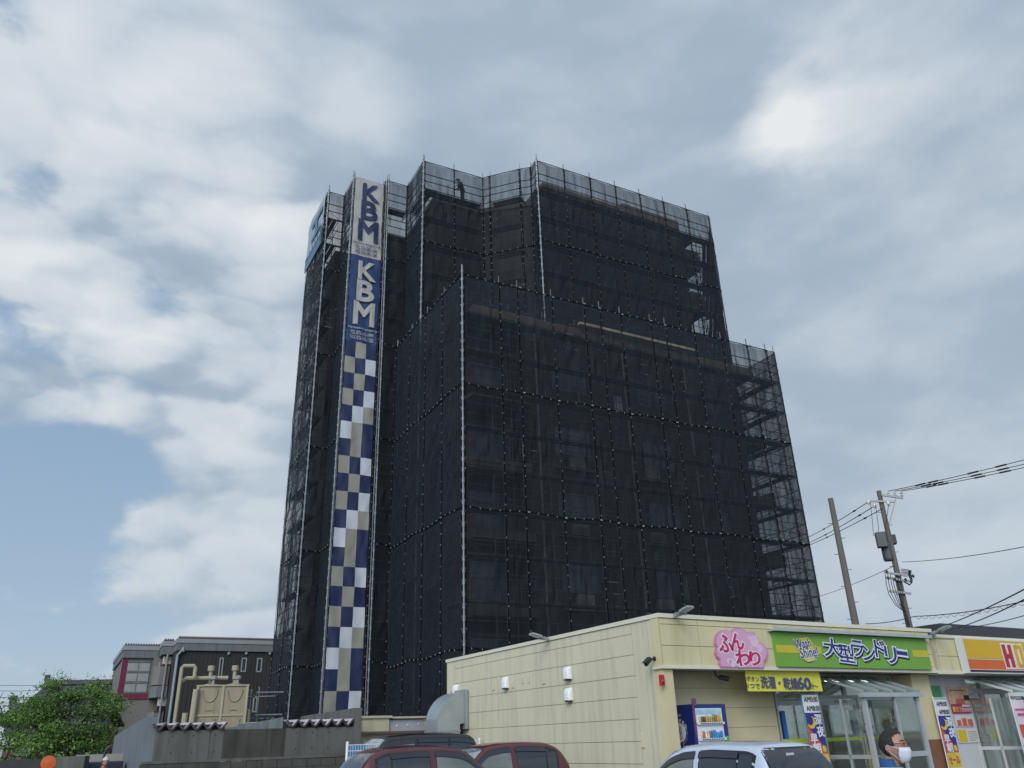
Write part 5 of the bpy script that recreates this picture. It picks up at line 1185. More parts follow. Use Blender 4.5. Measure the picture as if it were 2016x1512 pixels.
# block wall below
m_blk = mat('mossy block', (0.06, 0.057, 0.047), 0.9, var=0.4, scale=3, streak=0.3, bump=0.3, bscale=15); m_joint = mat('block joint', (.04, .038, .034), .9, var=0)
bw = thing('block_wall', 'low mossy concrete block wall in front of the annex', 'wall', FC.p(2.7, -.25, 0))
mb = MB(); nr = 7; bh = (cz0-.07)/nr
for r in range(nr):
    x = .0 if r % 2 else -.2
    while x < cR+.1:
        a, b = max(x, 0), min(x+.39, cR+.1)
        if b-a > .05: mb.box(FC, a+.005, b-.005, -.12, .0-.005, r*bh+.005, (r+1)*bh-.005)
        x += .4
mb.build('block_face', m_blk, bw)
mb = MB(); mb.box(FC, .005, cR+.09, -.11, -.008, 0, cz0-.075); mb.build('joint_core', m_joint, bw)
# cream shed
FD = Frame(atD(705, 1420, 27), 28.8)
m_shed = mat('shed cream', (.42, .38, .27), .6, var=.06, streak=.15); m_shedg = mat('shed grey', (.30, .31, .33), .6, var=.06, streak=.1); m_woodb = mat('brown trim', (.10, .065, .05), .6)
sh = thing('shed', 'low cream and grey panelled shed between annex and laundry', 'shed', FD.p(1.5, 1.5, 0))
D_ = lambda x, y, t=0: FD.on(500+x/4.582, 1230+y/4.582, t)
dz1 = D_(1000, 845)[1]; dz2 = D_(1000, 965)[1]
e1 = D_(1220, 850)[0]; e2 = D_(1540, 850)[0]; e3 = 2.95
mb = MB(); mb.box(FD, 0.15, e1, 0, 2.5, dz2, dz1); mb.build('cream_panel', m_shed, sh)
mb = MB(); mb.box(FD, e1+.003, e2, .1, 2.5, dz2, dz1-.05); mb.build('grey_panel', m_shedg, sh)
mb = MB(); mb.box(FD, e2+.003, e3, .08, 2.5, dz2, dz1-.02); mb.build('cream_panel', m_shed, sh)
mb = MB(); mb.box(FD, .1, e1+.08, -.06, 2.6, dz1+.002, dz1+.07); mb.box(FD, e1+.083, e3, .0, 2.6, dz1-.018, dz1+.04); mb.build('roof_edge', m_shed, sh)
mb = MB(); mb.box(FD, .05, e3, -.1, .1, dz2-.07, dz2-.003); mb.build('trim', m_woodb, sh)
mb = MB(); mb.box(FD, .15, e3, .1, 2.4, 0, dz2-.072); mb.build('wall', m_shed, sh)
mb = MB(); mb.box(FD, .2, e1-.3, .05, .098, 0, dz2-.25); mb.box(FD, e1-.26, e2-.5, .07, .098, 0, dz2-.2); mb.build('door', m_shed, sh)
mb = MB(); mb.tube([FD.p(.02, -.1, 0), FD.p(.02, -.1, dz1-.3), FD.p(-.08, -.05, dz1-.2)], .04, 6); mb.build('drainpipe', m_gpl, sh)
for x_, y_ in ((1288, 913), (1385, 905), (1484, 897)):
    q = D_(x_, y_, .1); mb = MB(); mb.ball(FD.p(q[0], .085, q[1]), .025, n=8, m=5); mb.build('bolt', m_white, sh)
# white mesh fence
def mesh_fence(s0, s1, t, F, ztop, label, grp=None):
    a = thing('mesh_fence', label, 'fence', F.p((s0+s1)/2, t, 0), 'white mesh fences by the laundry')
    n = max(1, round((s1-s0)/1.0))
    for k in range(n+1):
        s_ = s0+(s1-s0)*k/n; mb = MB(); mb.tube([F.p(s_, t, 0), F.p(s_, t, ztop)], .03, 7); mb.ball(F.p(s_, t, ztop), .034, n=7, m=4); mb.build('post', m_white, a)
    mb = MB(); z = ztop-.04
    while z > .1: mb.tube([F.p(s0, t-.02, z), F.p(s1, t-.02, z)], .007, 4); z -= .12
    x = s0
    while x < s1: mb.tube([F.p(x, t-.03, .05), F.p(x, t-.03, ztop-.03)], .004, 4); x += .06
    mb.build('wire_panel', m_white, a)
P_ = atD(684, 1463, 19.5); FF = Frame(P_, 28.8); mesh_fence(0, 1.05, 0, FF, P_.z, 'white wire mesh fence beside the concrete block wall')
mb = MB(); mb.box(FF, .15, .5, .25, .28, .5, P_.z-.05); o = tag(mb.build('notice_board', mat('blue notice', (.05, .16, .30), .5, var=.5, scale=5)), 'blue and orange notice board behind the white mesh fence', 'notice board')
mb = MB(); mb.bar(FF.p(.2, .24, .7), FF.p(.35, .24, P_.z-.15), .05, .008); mb.bar(FF.p(.38, .24, .6), FF.p(.45, .24, P_.z-.3), .05, .008); mb.build('orange_print', mat('notice orange', (.45, .18, .03), .5), o)
mb = MB(); mb.box(FF, .55, .9, .27, .3, .4, P_.z-.03); tag(mb.build('notice_board', m_shedg), 'pale grey notice board behind the white mesh fence', 'notice board')
P2 = atD(907, 1456, 26); F2 = Frame(P2, 28.8); mesh_fence(0, .62, 0, F2, P2.z, 'white wire mesh fence against the laundry side wall', )
# near left walls
FL = Frame(atD(150, 1486, 30), 10)
l0 = FL.on(160, 1486, 0)
mb = MB(); mb.box(FL, 0, 4.2, 0, .2, 0, l0[1]); tag(mb.build('garden_wall', mat('ribbed grey wall', (.25, .23, .205), .8, var=.06, streak=.1)), 'light grey rendered wall by the crimson striped building', 'wall')
FB = Frame(atD(128, 1490, 27), 10); q = FB.on(0, 1492, 0)
mb = MB(); mb.box(FB, -5.5, -.5, 0, .2, 0, FB.on(60, 1495, 0)[1]); tag(mb.build('garden_wall', mat('dark block', (.035, .037, .035), .9, var=.3, streak=.2)), 'dark stained garden wall below the tree', 'wall')
mb = MB(); mb.box(FB, -.2, .55, -.1, .3, 0, FB.on(140, 1489, 0)[1]); tag(mb.build('gate_pillar', m_conc), 'short concrete pillar at the end of the dark garden wall', 'pillar')
q = atD(95, 1502, 25); a = thing('reflector', 'round orange reflector disc on a thin post', 'reflector', (q.x, q.y, 0))
mb = MB(); dv = -V((q.x, q.y, 0)).normalized(); mb.lathe(q, [(0, 0), (.17, 0), (.17, .015), (0, .03)], 20, dv); mb.build('disc', mat('reflector orange', (.55, .11, .02), .35, var=.15), a)
mb = MB(); mb.tube([V((q.x, q.y, 0))-dv*.05, q-dv*.05], .02, 6); mb.build('post', m_black, a)
# handrail by the stair
q = [atD(x, y, 26.5) for x, y in ((217, 1469), (208, 1477), (203, 1497))]
mb = MB(); mb.tube(q+[V((q[2].x, q[2].y, 0))], .035, 6); tag(mb.build('handrail', m_black), 'bent black handrail beside the crimson stripe', 'handrail')
mb = MB(); c = atD(186, 1500, 27.5); mb.ball(V((c.x, c.y, c.z-.75)), .7, .5, .7, 14, 8); o = None
FQ = Frame(c, 25); mb = MB(); mb.box(FQ, -.5, .75, 0, .9, .2, c.z+.0); mb.box(FQ, -.42, .7, .05, .85, .0, .2)
tag(mb.build('parcel_box', mat('navy steel', (.012, .015, .03), .5), bevel=.03), 'dark navy steel locker box in front of the grey wall', 'box')
# houses
m_rt = mat('black roof tile', (.030, .030, .036), .45, var=.3, scale=5); m_hw = mat('house plaster', (.42, .43, .44), .8, var=.08); m_hb = mat('house timber', (.12, .07, .05), .8, var=.2)
def house(px, pr, D, ang, wdt, dep, eave_px, label, gable_left=True):
    P = atD(px, pr, D); F = Frame(P, ang); zr_ = P.z; ze = atD(eave_px[0], eave_px[1], D).z
    h = thing('tiled_house', label, 'house', F.p(wdt/2, 0, 0), 'old houses at the left edge')
    mb = MB(); mb.poly([F.p(.6, -dep/2+.8, 0), F.p(.6, dep/2-.8, 0), F.p(.6, dep/2-.8, ze), F.p(.6, 0, zr_-.3), F.p(.6, -dep/2+.8, ze)], -F.u, wdt-1.2); mb.build('wall', m_hw, h)
    mb = MB()
    for sg_ in (-1, 1):
        n = 14
        for k in range(n):      # rows of tiles curving to the eaves
            f0, f1 = k/n, (k+1)/n
            cz = lambda f: zr_-(zr_-ze)*(f**.85)
            mb.hexa([F.p(-.1, sg_*dep/2*f0, cz(f0)-.12), F.p(wdt, sg_*dep/2*f0, cz(f0)-.12), F.p(wdt, sg_*dep/2*f1, cz(f1)-.12), F.p(-.1, sg_*dep/2*f1, cz(f1)-.12),
                     F.p(-.1, sg_*dep/2*f0, cz(f0)), F.p(wdt, sg_*dep/2*f0, cz(f0)), F.p(wdt, sg_*dep/2*f1, cz(f1)+.05), F.p(-.1, sg_*dep/2*f1, cz(f1)+.05)])
    rf = mb.build('roof', m_rt, h)
    mb = MB(); mb.box(F, -.15, wdt+.05, -.22, .22, zr_-.02, zr_+.32); mb.box(F, -.22, .12, -.16, .16, zr_+.3, zr_+.75); mb.box(F, wdt-.15, wdt+.15, -.16, .16, zr_+.3, zr_+.75); mb.build('ridge', m_rt, rf)
    mb = MB(); mb.box(F, .8, wdt-.8, -dep/2+.74, -dep/2+.8, .3, ze-1.2); mb.build('timber_panel', m_hb, h)
    for k in range(3):
        s_ = 1.5+k*(wdt-3)/3; mb = MB(); mb.box(F, s_, s_+1.6, -dep/2+.70, -dep/2+.735, ze-1.7, ze-.6); mb.build('window', m_win, h)
    return h
house(92, 1348, 78, 12, 6.2, 10, (70, 1400), 'old plaster house with high black tile ridge behind the tree')
house(24, 1395, 62, 14, 6, 7, (4, 1430), 'smaller old house with black tile roof at the left frame edge')
# tree
def leaf_mat(name, c): 
    m = mat(name, c, 0.6, var=0.45, scale=0.8, spec=.25); return m
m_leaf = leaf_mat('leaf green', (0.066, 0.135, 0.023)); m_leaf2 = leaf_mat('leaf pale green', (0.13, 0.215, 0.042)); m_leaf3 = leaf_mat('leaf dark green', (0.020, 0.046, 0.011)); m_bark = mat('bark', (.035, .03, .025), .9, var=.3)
def leaf(mb, c, r, rnd):
    n = V((rnd.gauss(0, .6), rnd.gauss(0, .6), rnd.uniform(.2, 1))).normalized(); a = n.orthogonal().normalized(); b = n.cross(a); an = rnd.uniform(0, 6.28); a, b = a*cos(an)+b*sin(an), b*cos(an)-a*sin(an)
    r *= rnd.uniform(.6, 1.3); mb._add([c-a*r, c-b*r*.45+n*r*.1, c+a*r, c+b*r*.45+n*r*.1], [(0, 1, 2, 3)])
def tree(base, clumps, label, nl, lr, seed, grp=None, trunk=True):
    rnd = random.Random(seed); base = V(base); a = thing('tree', label, 'tree', base, grp)
    if trunk:
        mb = MB(); top = base+V((0, 0, (max(c[0].z for c in clumps)-base.z)*.45)); mb.tube([base, base+(top-base)*.5+V((.1, .05, 0)), top], [.2, .16, .12], 8); mb.build('trunk', m_bark, a)
        mb = MB()
        for c, rx, rz in clumps:
            mid = (top+c)/2+V((rnd.gauss(0, .3), rnd.gauss(0, .3), -.25)); mb.tube([top-(top-base)*rnd.uniform(.05, .5), mid, c, c+V((rnd.gauss(0, .5), rnd.gauss(0, .3), rz*.8))], [.09, .06, .035, .01], 5)
        mb.build('limb', m_bark, a)
    mb = MB()
    for c, rx, rz in clumps:
        n = int(nl*rx*rx*rz)
        subs = [(c+V((rnd.gauss(0, rx*.5), rnd.gauss(0, rx*.5), rnd.gauss(0, rz*.45)))) for _ in range(max(4, int(7*rx)))]
        for i in range(n):
            s_ = rnd.choice(subs); p = s_+V((rnd.gauss(0, rx*.24), rnd.gauss(0, rx*.24), rnd.gauss(0, rz*.15)))
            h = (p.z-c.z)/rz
            mb.k = 1 if rnd.random() < .30+.25*h else (2 if rnd.random() < .30-.2*h else 0)  # painted shading: paler leaves towards each clump's top, darker below
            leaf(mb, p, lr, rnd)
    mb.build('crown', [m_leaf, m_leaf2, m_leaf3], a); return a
DT = 44; tp = lambda x, y, D=DT: atD(x, y, D)
CL = [(tp(130, 1400), 2.0, 1.5), (tp(70, 1445), 1.5, .8), (tp(185, 1385, 45), 1.5, 1.6), (tp(100, 1378), 1.5, 1.0), (tp(175, 1440), 1.8, 1.0), (tp(115, 1462), 1.8, 1.0), (tp(40, 1440, 45), 1.1, .5), (tp(150, 1358), 1.2, .8),
      (tp(205, 1365, 46), 1.0, 1.1), (tp(185, 1480), 1.7, .9), (tp(75, 1410), 1.3, .9), (tp(215, 1345, 46), .7, .7), (tp(125, 1342), .7, .4), (tp(60, 1393), .6, .5)]
CL = [(c+V((-.15, 0, -.4)), rx*.86, rz*.9) for c, rx, rz in CL]
b = tp(150, 1470); tree((b.x, b.y, 0), CL, 'broad leafy green tree at the left with twigs above the house roof', 1700, .058, 5)
for i, (x, y, D, lab) in enumerate(((20, 1475, 38, 'round green shrub at the left frame edge above the dark wall'), (75, 1490, 37, 'low green shrub under the tree above the dark wall'), (2, 1400, 50, 'thin leafy tree top cut by the left frame edge'))):
    c = tp(x, y, D); rnd = random.Random(20+i)
    if i < 2: tree((c.x, c.y, 0), [(c, 1.0, .6), (c+V((.9, .2, -.2)), .8, .5), (c+V((-.8, .3, -.3)), .8, .5), (c+V((.2, 0, -.8)), 1.0, .6)], lab, 500, .08, 30+i)
    else: tree((c.x-.5, c.y, 0), [(c+V((-.3, 0, .3)), .7, .8), (c+V((-.4, 0, -1)), .8, .8)], lab, 260, .09, 40)
c = atD(518, 1420, 35.5); tree((c.x, c.y, 0), [(c, .38, .32)], 'small yellow-green bush between water tank and netting', 9000, .035, 50)
# ================================================================== utility poles and wires
m_pole = mat('concrete pole', (.125, .112, .097), .85, var=.15, scale=2, streak=.2); m_wire = mat('wire black', (.015, .015, .016), .6, var=0); m_tr = mat('transformer grey', (.06, .065, .068), .5, var=.15); m_por = mat('porcelain', (.5, .48, .45), .3)
def upole(x, y, D, label):
    P = atD(x, y, D); a = thing('utility_pole', label, 'utility pole', (P.x, P.y, 0), 'utility poles behind the shops')
    mb = MB(); mb.tube([V((P.x, P.y, 0)), P], [.17, .105], 14); mb.lathe(P, [(0.105, 0), (.105, .01), (0, .02)], 12); mb.build('shaft', m_pole, a)
    mb = MB()
    for k in range(13):
        z = P.z-1.0-.62*k
        if z < 2: break
        sd = 1 if k % 2 else -1; mb.tube([V((P.x, P.y, z)), V((P.x+sd*.26, P.y-.05*sd, z))], .012, 4)
    mb.build('climbing_step', m_pipe2, a); return a, P
upole(1635, 982, 34, 'bare grey concrete utility pole without fittings, nearest the tower')
pa, PP = upole(1730, 967, 40, 'utility pole carrying crossarms and transformer, right of the bare pole')
FP = Frame(PP, -14)
def U(x, y): d = ray(x, y); s, z = FP.on(x, y, 0); return s, z
c1 = U(1743, 975); c2 = U(1777, 982); ys = -.14
mb = MB(); mb.bar(FP.p(.05, ys, c1[1]-.0), FP.p(c2[0], ys, c2[1]), .09); mb.bar(FP.p(c1[0]+.45, ys, c1[1]-.1), FP.p(.12, ys, c1[1]-1.35), .05); mb.build('crossarm', m_alu, pa)
q = U(1709, 988); mb = MB(); mb.bar(FP.p(q[0], ys, q[1]), FP.p(.55, ys, q[1]-.15), .08); mb.build('crossarm', m_alu, pa)
ins = []
for x in (1747, 1760, 1773):
    q = U(x, 970); mb = MB(); mb.lathe(FP.p(q[0], ys, q[1]-.22), [(.03, 0), (.07, .05), (.035, .1), (.07, .15), (.03, .2), (.03, .24), (0, .25)], 8); mb.build('insulator', m_por, pa); ins.append(FP.p(q[0], ys, q[1]+.03))
for x, y in ((1709, 990), (1721, 997), (1748, 993)):
    q = U(x, y); mb = MB(); mb.ball(FP.p(q[0], ys-.03, q[1]), .1, .07, .13, 8, 6); mb.build('insulator', m_por, pa)
q = U(1735, 1065); mb = MB(); mb.box(FP, q[0]-.26, q[0]+.18, -.45, -.12, q[1]-.36, q[1]+.33); mb.build('transformer', m_tr, pa, bevel=.04)
q = U(1752, 1085); mb = MB(); mb.lathe(FP.p(q[0]-.12, .0, q[1]-.45), [(.0, 0), (.2, .02), (.23, .1), (.23, .75), (.2, .82), (0, .85)], 14); mb.build('transformer', m_tr, pa, smooth=False)
q = U(1757, 1062); mb = MB(); mb.box(FP, q[0]-.12, q[0]+.16, -.05, .3, q[1]-.2, q[1]+.22); mb.build('fuse_box', m_black, pa, bevel=.02)
for x, y in ((1719, 1055), (1727, 1053), (1738, 1052)):
    q = U(x, y); mb = MB(); mb.lathe(FP.p(q[0], -.28, q[1]-.05), [(.03, 0), (.06, .04), (.03, .08), (.05, .12), (0, .15)], 7); mb.build('bushing', m_por, pa)
for (x0, y0), (x1, y1), (x2, y2) in (((1712, 990), (1716, 1030), (1718, 1054)), ((1722, 996), (1726, 1025), (1729, 1053)), ((1748, 995), (1743, 1030), (1742, 1052))):
    mb = MB(); mb.tube([FP.p(*(lambda s: (s[0], -.25, s[1]))(U(*p))) for p in ((x0, y0), (x1, y1), (x2, y2))], .012, 4); mb.build('jumper', m_wire, pa)
for x0, y0, x1, y1 in ((1739, 1128, 1785, 1135), (1742, 1138, 1788, 1146), (1749, 1165, 1792, 1170)):
    a_ = U(x0, y0); b_ = U(x1, y1); mb = MB(); mb.bar(FP.p(a_[0], -.2, a_[1]), FP.p(b_[0], -.2, b_[1]), .09); mb.build('crossarm', m_alu, pa)
rr = random.Random(8)
for k in range(7):
    a_ = U(1741+k*5, 1133+rr.uniform(-2, 5)); m_ = U(1748+k*4.5, 1166+rr.uniform(-3, 6)); e_ = U(1778+k*.6, 1205); mb = MB(); mb.tube([FP.p(a_[0], -.24, a_[1]), FP.p((a_[0]+m_[0])/2-.03, -.27, (a_[1]+m_[1])/2), FP.p(m_[0], -.24, m_[1]), FP.p((m_[0]+e_[0])/2-.05, -.22, (m_[1]+e_[1])/2-.1), FP.p(e_[0], -.2, e_[1]), FP.p(.02+.01*k, -.2, e_[1]-2.5)], .016, 5); mb.build('cable', m_wire, pa)
for k in range(5):
    pts = [U(1772, 1122+3*k), U(1787, 1124+2*k), U(1796+rr.uniform(-3, 2), 1136+3*k), U(1790, 1148+rr.uniform(-3, 5)), U(1778, 1146)]
    mb = MB(); mb.tube([FP.p(s, -.22+.03*k, z) for s, z in pts], .02, 5); mb.build('cable_loop', m_wire, pa)
for x, y in ((1790, 1127), (1796, 1136), (1792, 1146), (1781, 1143), (1744, 1127), (1747, 1140), (1760, 1143)):
    q = U(x, y); mb = MB(); mb.ball(FP.p(q[0], -.24, q[1]), .06, .05, .08, 8, 5); mb.build('clamp', m_black, pa)
def wire(p, q, r, label, sag=.3, knots=(), grp='overhead wires'):
    p = V(p); q = V(q); n = 22; pts = [p+(q-p)*(k/n)-V((0, 0, sag*4*(k/n)*(1-k/n))) for k in range(n+1)]
    mb = MB(); mb.tube(pts, r, 5)
    for k in knots:
        c = p+(q-p)*k-V((0, 0, sag*4*k*(1-k))); d = (q-p).normalized(); mb.tube([c-d*.22, c+d*.22], r*2.3, 5)
    return tag(mb.build('power_line', m_wire), label, 'power line', grp)
for i, (x, y) in enumerate(((2040, 894), (2040, 903), (2040, 910))):
    e_ = atz(x, y, PP.z-.1); e2 = ins[i]+(e_-ins[i])*1.5
    wire(ins[i], e2, .017, ['topmost of three overhead wires rising right from the pole crossarm', 'middle of three overhead wires rising right from the pole crossarm', 'lowest of three overhead wires rising right from the pole crossarm'][i], .12, (.16, .22, .4, .52))
for i, (x0, y0, x1, y1) in enumerate(((1708, 990, 1598, 1052), (1722, 997, 1598, 1064), (1736, 1003, 1598, 1069))):
    s_, z_ = U(x0, y0); p = FP.p(s_, -.15, z_); e_ = atD(x1, y1, 58); e2 = p+(e_-p)*1.3
    wire(p, e2, .02, ['topmost of three overhead wires descending left from pole toward tower', 'middle of three overhead wires descending left from pole toward tower', 'lowest of three overhead wires descending left from pole toward tower'][i], .1, (.14, .4, .55))
p = FP.p(*(lambda s: (s[0]+.1, -.15, s[1]))(U(1770, 1108))); wire(p, atD(2050, 1070, 26), .012, 'single thin wire rising right from below the transformer', .1)
p2 = FP.p(*(lambda s: (s[0], -.15, s[1]))(U(1760, 1115))); wire(p2, atD(1600, 1178, 60), .014, 'single thin wire falling left from below the transformer', .1)
b0 = atD(1704, 1228, 46); b1 = FP.p(*(lambda s: (s[0], -.1, s[1]))(U(1800, 1214))); b2 = atD(2040, 1178, 34)
wire(b0, b1, .018, 'low cable bundle just over the laundry roof, left of the pole', .08); wire(b1, b2, .018, 'low looped cable bundle right of the utility pole', .12)
mb = MB(); n = 60
mb.tube([b1+(b2-b1)*(k/n)+V((0, 0, -.13*abs(sin(k*pi/4))-.12*4*(k/n)*(1-k/n))) for k in range(n+1)], .009, 4); tag(mb.build('lashing_wire', m_wire), 'thin scalloped lashing wire hanging from the low cable bundle', 'wire')
wire(atD(1850, 1235, 30), atD(2040, 1148, 17), .014, 'upper of two steep wires over the dark roof screen', .05); wire(atD(1885, 1236, 30), atD(2040, 1168, 17), .014, 'lower of two steep wires over the dark roof screen', .05)
wire(atD(1900, 1236, 34), atD(2040, 1205, 24), .012, 'nearly level wire just above the takeaway roof', .05)
for i, (y0, y1) in enumerate(((1348, 1347), (1359, 1357), (1372, 1370), (1383, 1380), (1390, 1386), (1400, 1396))):
    wire(atD(-30, y0, 90), atD(120-i*8, y1, 90), .02, ['far thin wire at the left edge, highest of the set', 'far thin wire at the left edge, second from the top', 'far thin wire at the left edge, third from the top', 'far thin wire at the left edge, fourth from the top', 'far thin wire at the left edge, fifth from the top', 'far thin wire at the left edge, lowest of the set'][i], .1)
# ================================================================== parked cars
m_cg = mat('car glass', (.12, .14, .145), .03, var=.5, scale=1.3, spec=1.0, coat=1.0); m_cg2 = mat('privacy glass', (.018, .019, .022), .04, var=.4, scale=1.6, spec=.9, coat=.3)  # car glass: base colour lifted to stand for reflected sky
m_cg3 = mat('pale car glass', (.105, .115, .10), .04, var=.6, scale=2.2, spec=1.0, coat=.6)  # opaque; pale greenish tone painted for the lit cabin behind
m_rub = mat('tyre rubber', (.02, .02, .02), .8); m_rim = mat('wheel rim', (.35, .36, .37), .35, .6); m_trim = mat('black trim', (.012, .012, .013), .5); m_tail = mat('tail lamp red', (.35, .01, .012), .2, coat=.5); m_head = mat('head lamp', (.5, .52, .54), .1, coat=.6)
m_vis = mat('smoked visor', (.03, .03, .036), .2, spec=.6); m_seat = mat('seat cloth', (.10, .09, .075), .9); m_stick = mat('window sticker', (.55, .60, .60), .5)
def lerp_prof(pts, x):
    if x <= pts[0][0]: return pts[0][1]
    for (a, b), (c, d) in zip(pts, pts[1:]):
        if x <= c: return b+(d-b)*(x-a)/max(c-a, 1e-6)
    return pts[-1][1]
def smooth_prof(pts, x, r=.06): return sum(lerp_prof(pts, x+dx*r) for dx in (-1, -.5, 0, .5, 1))/5
def car(label, px, D, local, heading, prof, W, belt, paint, sides, ws, rg, name='parked_car', visor=True, rails=False, roofm=None, sticker=False):
    L0_, L1_ = prof[0][0], prof[-1][0]; H = max(p[1] for p in prof)
    P = atD(px[0], px[1], D); F0 = Frame((0, 0), heading); P = P-F0.u*local[0]-F0.v*local[1]; F = Frame((P.x, P.y), heading)
    a = thing(name, label, 'car', F.p(0, 0, 0), 'cars parked outside the laundry')
    zt = lambda x: smooth_prof(prof, x)
    def wb(x):
        e = min(1, (x-L0_)/.35, (L1_-x)/.55) if True else 1
        return W/2*(1-.16*(1-max(0, e))**2.2)
    def sy(x, z):
        b = wb(x)-.015
        return b-(W*.5*.205)*max(0, (z-belt)/(H-belt))**1.25
    xs = []; x = L0_
    while x < L1_-1e-6: xs.append(x); x += .025 if x < L0_+.6 else .05
    xs.append(L1_)
    vs = []; fs = []; NP = 0
    for x in xs:
        t = zt(x); b = wb(x); bl = min(belt, t-.06)
        hp = [(0, .2), (b-.08, .2), (b-.015, .28), (b, .5), (b, bl-.12), (b-.012, bl)]
        if t > belt+.02:
            for f in (.25, .5, .75): z = bl+(t-.1-bl)*f; hp.append((sy(x, max(z, belt)) if z > belt else b-.015, z))
            r = sy(x, t); hp += [(r-.005, t-.075), (r-.035, t-.028), (r-.11, t-.002), (r*.5, t+.014), (0, t+.02)]
        else:
            for f in (.25, .5, .75): hp.append((b-.012-.01*f, bl+(t-.02-bl)*f*.8))
            hp += [(b-.03, t-.02), (b-.06, t-.008), (b-.14, t), (b*.5, t+.012), (0, t+.018)]
        full = hp+[(-y, z) for y, z in reversed(hp[1:-1])]
        NP = len(full); vs += [V((x, y, z)) for y, z in full]
    n = len(xs)
    for i in range(n-1):
        for j in range(NP): fs.append((i*NP+j, (i+1)*NP+j, (i+1)*NP+(j+1) % NP, i*NP+(j+1) % NP))
    fs += [tuple(range(NP)), tuple((n-1)*NP+j for j in reversed(range(NP)))]
    bvh = BVHTree.FromPolygons(vs, fs)
    mb = MB(); mb._add([F.p(*v) for v in vs], fs); body = mb.build('body', paint, a, smooth=True)
    def hit(o, d):
        r = bvh.ray_cast(V(o), V(d)); return r[0]
    def side_patch(x0, x1, zb, ztp, sd, off, nx=14, nz=5):
        pts = []
        for j in range(nz+1):
            for i in range(nx+1):
                x = x0+(x1-x0)*i/nx; z0, z1 = zb(x), ztp(x); z = z0+(z1-z0)*j/nz
                h = hit((x, sd*3, z), (0, -sd, 0)); y = h.y if h else sd*sy(x, z); pts.append(F.p(x, y+sd*off, z))
        return pts, [(j*(nx+1)+i, j*(nx+1)+i+1, (j+1)*(nx+1)+i+1, (j+1)*(nx+1)+i) for j in range(nz) for i in range(nx)]
    for sd in (1, -1):
        dark = MB()
        xa = min(s[0] for s in sides)-.05; xb = max(s[1] for s in sides)+.05
        cut = lambda x: min(zt(x)-.085, 9)
        p, f = side_patch(xa, xb, lambda x: min(belt-.02, cut(x)-.01), lambda x: max(cut(x), belt-.01), sd, .003, 30, 6); dark._add(p, f); dark.build('window_surround', m_trim, a, smooth=True)
        for (x0, x1, gm) in sides:
            q = MB(); p, f = side_patch(x0, x1, lambda x: min(belt+.02, cut(x)-.045), lambda x: max(cut(x)-.04, belt+.021), sd, .008); q._add(p, f); q.build('side_window', gm, a, smooth=True)
            if visor and x1-x0 > .45:
                q = MB(); p, f = side_patch(x0-.02, x1+.02, lambda x: max(cut(x)-.095, belt+.03), lambda x: max(cut(x)-.012, belt+.031), sd, .03); q._add(p, f); q.build('rain_visor', m_vis, a, smooth=True)
        # painted pillar between the doors
        for k in range(len(sides)-1):
            g0, g1 = sides[k][1], sides[k+1][0]
            if g1-g0 > .05:
                q = MB(); p, f = side_patch(g0+.012, g1-.012, lambda x: belt-.02, cut, sd, .009, 3, 6); q._add(p, f); q.build('door_pillar', paint, a, smooth=True)
        q = MB(); xm = [s[1] for s in sides][0:2]
        for x in xm: 
            p, f = side_patch(x+.03, x+.04, lambda x: .32, lambda x: belt-.02, sd, .003, 1, 8); q._add(p, f)
        q.build('door_seam', m_trim, a)
        mx_ = ws[1]-.12; q = MB(); q.ball(F.p(mx_, sd*(W/2+.09), belt+.06), .07, .1, .075, 10, 7, F); q.build('wing_mirror', paint, a, smooth=True)
        for xw in (L0_+.55, L1_-.6):
            q = MB(); q.lathe(F.p(xw, sd*(W/2-.17), .28), [(.2, 0), (.27, .01), (.285, .05), (.285, .13), (.27, .17), (.18, .175)], 22, F.v*sd); w_ = q.build('wheel', m_rub, a, smooth=False)
            q = MB(); q.lathe(F.p(xw, sd*(W/2-.01), .28), [(0, -.02), (.17, -.02), (.185, .012), (.16, .0), (.05, -.01), (0, .01)], 22, F.v*sd); q.build('rim', m_rim, w_)
        q = MB(); p, f = side_patch(L0_+.01, L0_+.12, lambda x: belt-.28, lambda x: min(belt+.05, zt(x)-.05), sd, .012, 4, 5); q._add(p, f); q.build('tail_lamp', m_tail, a, smooth=True)
        q = MB(); p, f = side_patch(L1_-.3, L1_-.03, lambda x: .55, lambda x: min(.78, zt(x)-.06), sd, .012, 5, 4); q._add(p, f); q.build('headlight', m_head, a, smooth=True)
    def top_patch(x0, x1, wf, off, nx=10, ny=12):
        pts = []
        for i in range(nx+1):
            x = x0+(x1-x0)*i/nx
            for j in range(ny+1):
                y = wf(x)*(2*j/ny-1); h = hit((x, y, 4), (0, 0, -1)); pts.append(F.p(x, y, (h.z if h else zt(x))+off))
        return pts, [(i*(ny+1)+j, i*(ny+1)+j+1, (i+1)*(ny+1)+j+1, (i+1)*(ny+1)+j) for i in range(nx) for j in range(ny)]
    q = MB(); p, f = top_patch(ws[0], ws[1], lambda x: sy(x, zt(x))-.065, .008); q._add(p, f); q.build('windscreen', m_cg, a, smooth=True)
    q = MB(); p, f = top_patch(ws[0]-.02, ws[1]+.03, lambda x: sy(x, zt(x))-.045, .004); q._add(p, f); q.build('windscreen_seal', m_trim, a, smooth=True)
    q = MB(); q.bar(F.p(ws[1]-.02, -.45, zt(ws[1])+.03), F.p(ws[1]-.12, .1, zt(ws[1]-.12)+.035), .02); q.build('wiper', m_trim, a)
